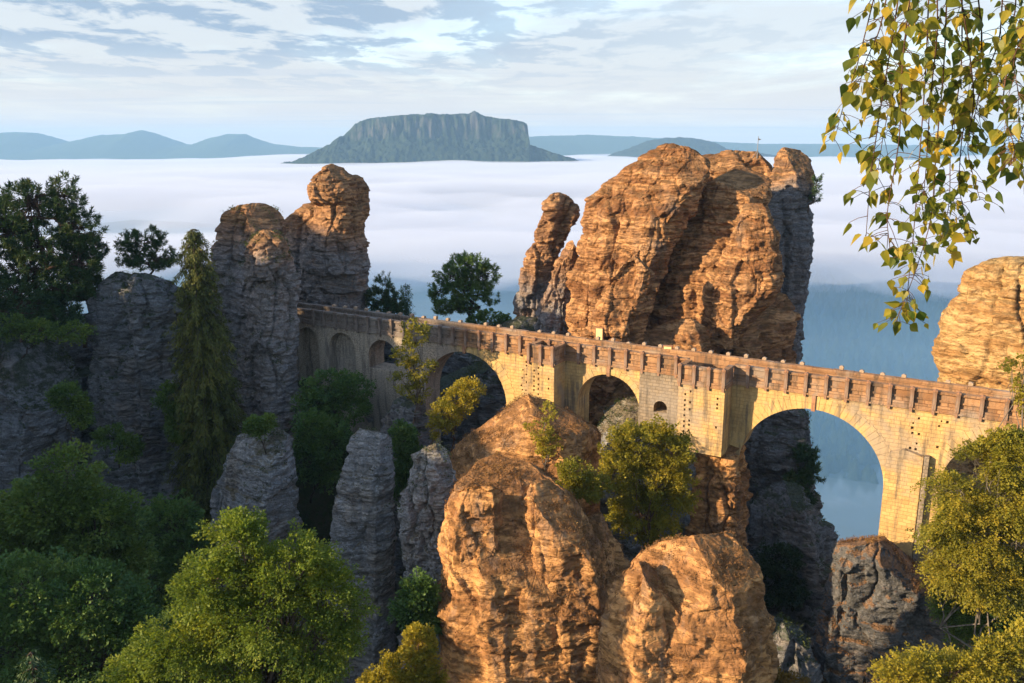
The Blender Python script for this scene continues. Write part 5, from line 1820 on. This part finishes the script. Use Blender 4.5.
if hh:
    loc = hh[0]
    top = at(757, 136, loc.y)[2]
    t = thing('weather_vane', 'thin iron mast with a small vane on top of the massif', 'mast', tuple(loc))
    g = Geo()
    g.tube([(0, 0, -0.6), (0, 0, 0.5), (0, 0, top - loc.z)], [0.07, 0.05, 0.025], 8)
    g.tube([(-0.5, 0, 0.0), (0, 0, 0.8)], [0.03, 0.03], 6)
    g.tube([(0.5, 0, 0.0), (0, 0, 0.8)], [0.03, 0.03], 6)
    g.build('pole', M['metal'], t)
    g = Geo()
    z1 = top - loc.z
    g.add([(0.03, -0.015, z1 * 0.80), (0.34, -0.015, z1 * 0.84), (0.03, -0.015, z1 * 0.90), (0.03, 0.015, z1 * 0.80), (0.34, 0.015, z1 * 0.84), (0.03, 0.015, z1 * 0.90)],
          [(0, 1, 2), (5, 4, 3), (0, 3, 4, 1), (1, 4, 5, 2), (2, 5, 3, 0)])
    g.build('vane', M['metal'], t)


# ------------------------------------------------------------------ heather, grass and ferns on the rocks
def cover(name, label, objs, mat, count, length, width, leaf, nz_min, seed, thr=0.0, per=9, aspect=0.2):
    r_ = np.random.default_rng(seed)
    cs, ns = [], []
    for o in objs:
        me = o.data
        n = len(me.polygons)
        c = np.empty(n * 3, np.float32)
        nn = np.empty(n * 3, np.float32)
        ar = np.empty(n, np.float32)
        me.polygons.foreach_get('center', c)
        me.polygons.foreach_get('normal', nn)
        me.polygons.foreach_get('area', ar)
        c = c.reshape(-1, 3) + np.array(o.location)
        nn = nn.reshape(-1, 3)
        ok = (nn[:, 2] > nz_min) & (fbm(c / 1.6, 3, seed) > thr)
        # keep the side that faces the viewpoint
        ok &= (nn * -c).sum(1) > -0.3 * np.linalg.norm(c, axis=1)
        if ok.sum() == 0:
            continue
        i = r_.choice(np.where(ok)[0], max(1, int(count * ar[ok].sum())), p=ar[ok] / ar[ok].sum())
        cs.append(c[i])
        ns.append(nn[i])
    c, nn = np.concatenate(cs), np.concatenate(ns)
    d = unit(nn * 0.5 + np.array([0, 0, 0.7]) + r_.normal(0, 0.4, c.shape))
    V, F, T = sprays(c - 0.04 * nn, d, r_, per, length, width, leaf, flat=0.5, droop=0.2, aspect=aspect)
    o = mesh_obj(name, V, F, M[mat], tint=T)
    tag(o, label, 'plants', kind='stuff')


M['heather'] = leaf_material('dry_heather', ((0.09, 0.045, 0.02), (0.17, 0.085, 0.03), (0.26, 0.15, 0.04)), 0.2, 0.8)
M['moss_fern'] = leaf_material('fern_and_moss', ((0.025, 0.045, 0.012), (0.05, 0.07, 0.016), (0.10, 0.105, 0.02)), 0.25, 0.8)
rocks_ = [o for o in sc.objects if o.type == 'MESH' and o.parent is None and o.name.startswith('sandstone')]
warm_ = [o for o in rocks_ if o.data.materials[0] in (M['warm'], M['slate'])]
cool_ = [o for o in rocks_ if o.data.materials[0] in (M['dark'], M['grey'], M['capped']) and 'ridge' not in o['label']]
cover('heather', 'dry rusty heather and grass on the sunlit rock tops', warm_, 'heather', 26, 0.22, 0.14, 0.10, 0.42, 5, 0.02)
cover('ferns', 'green ferns and moss on ledges of the shaded rocks', cool_, 'moss_fern', 9, 0.34, 0.22, 0.15, 0.5, 6, 0.0)
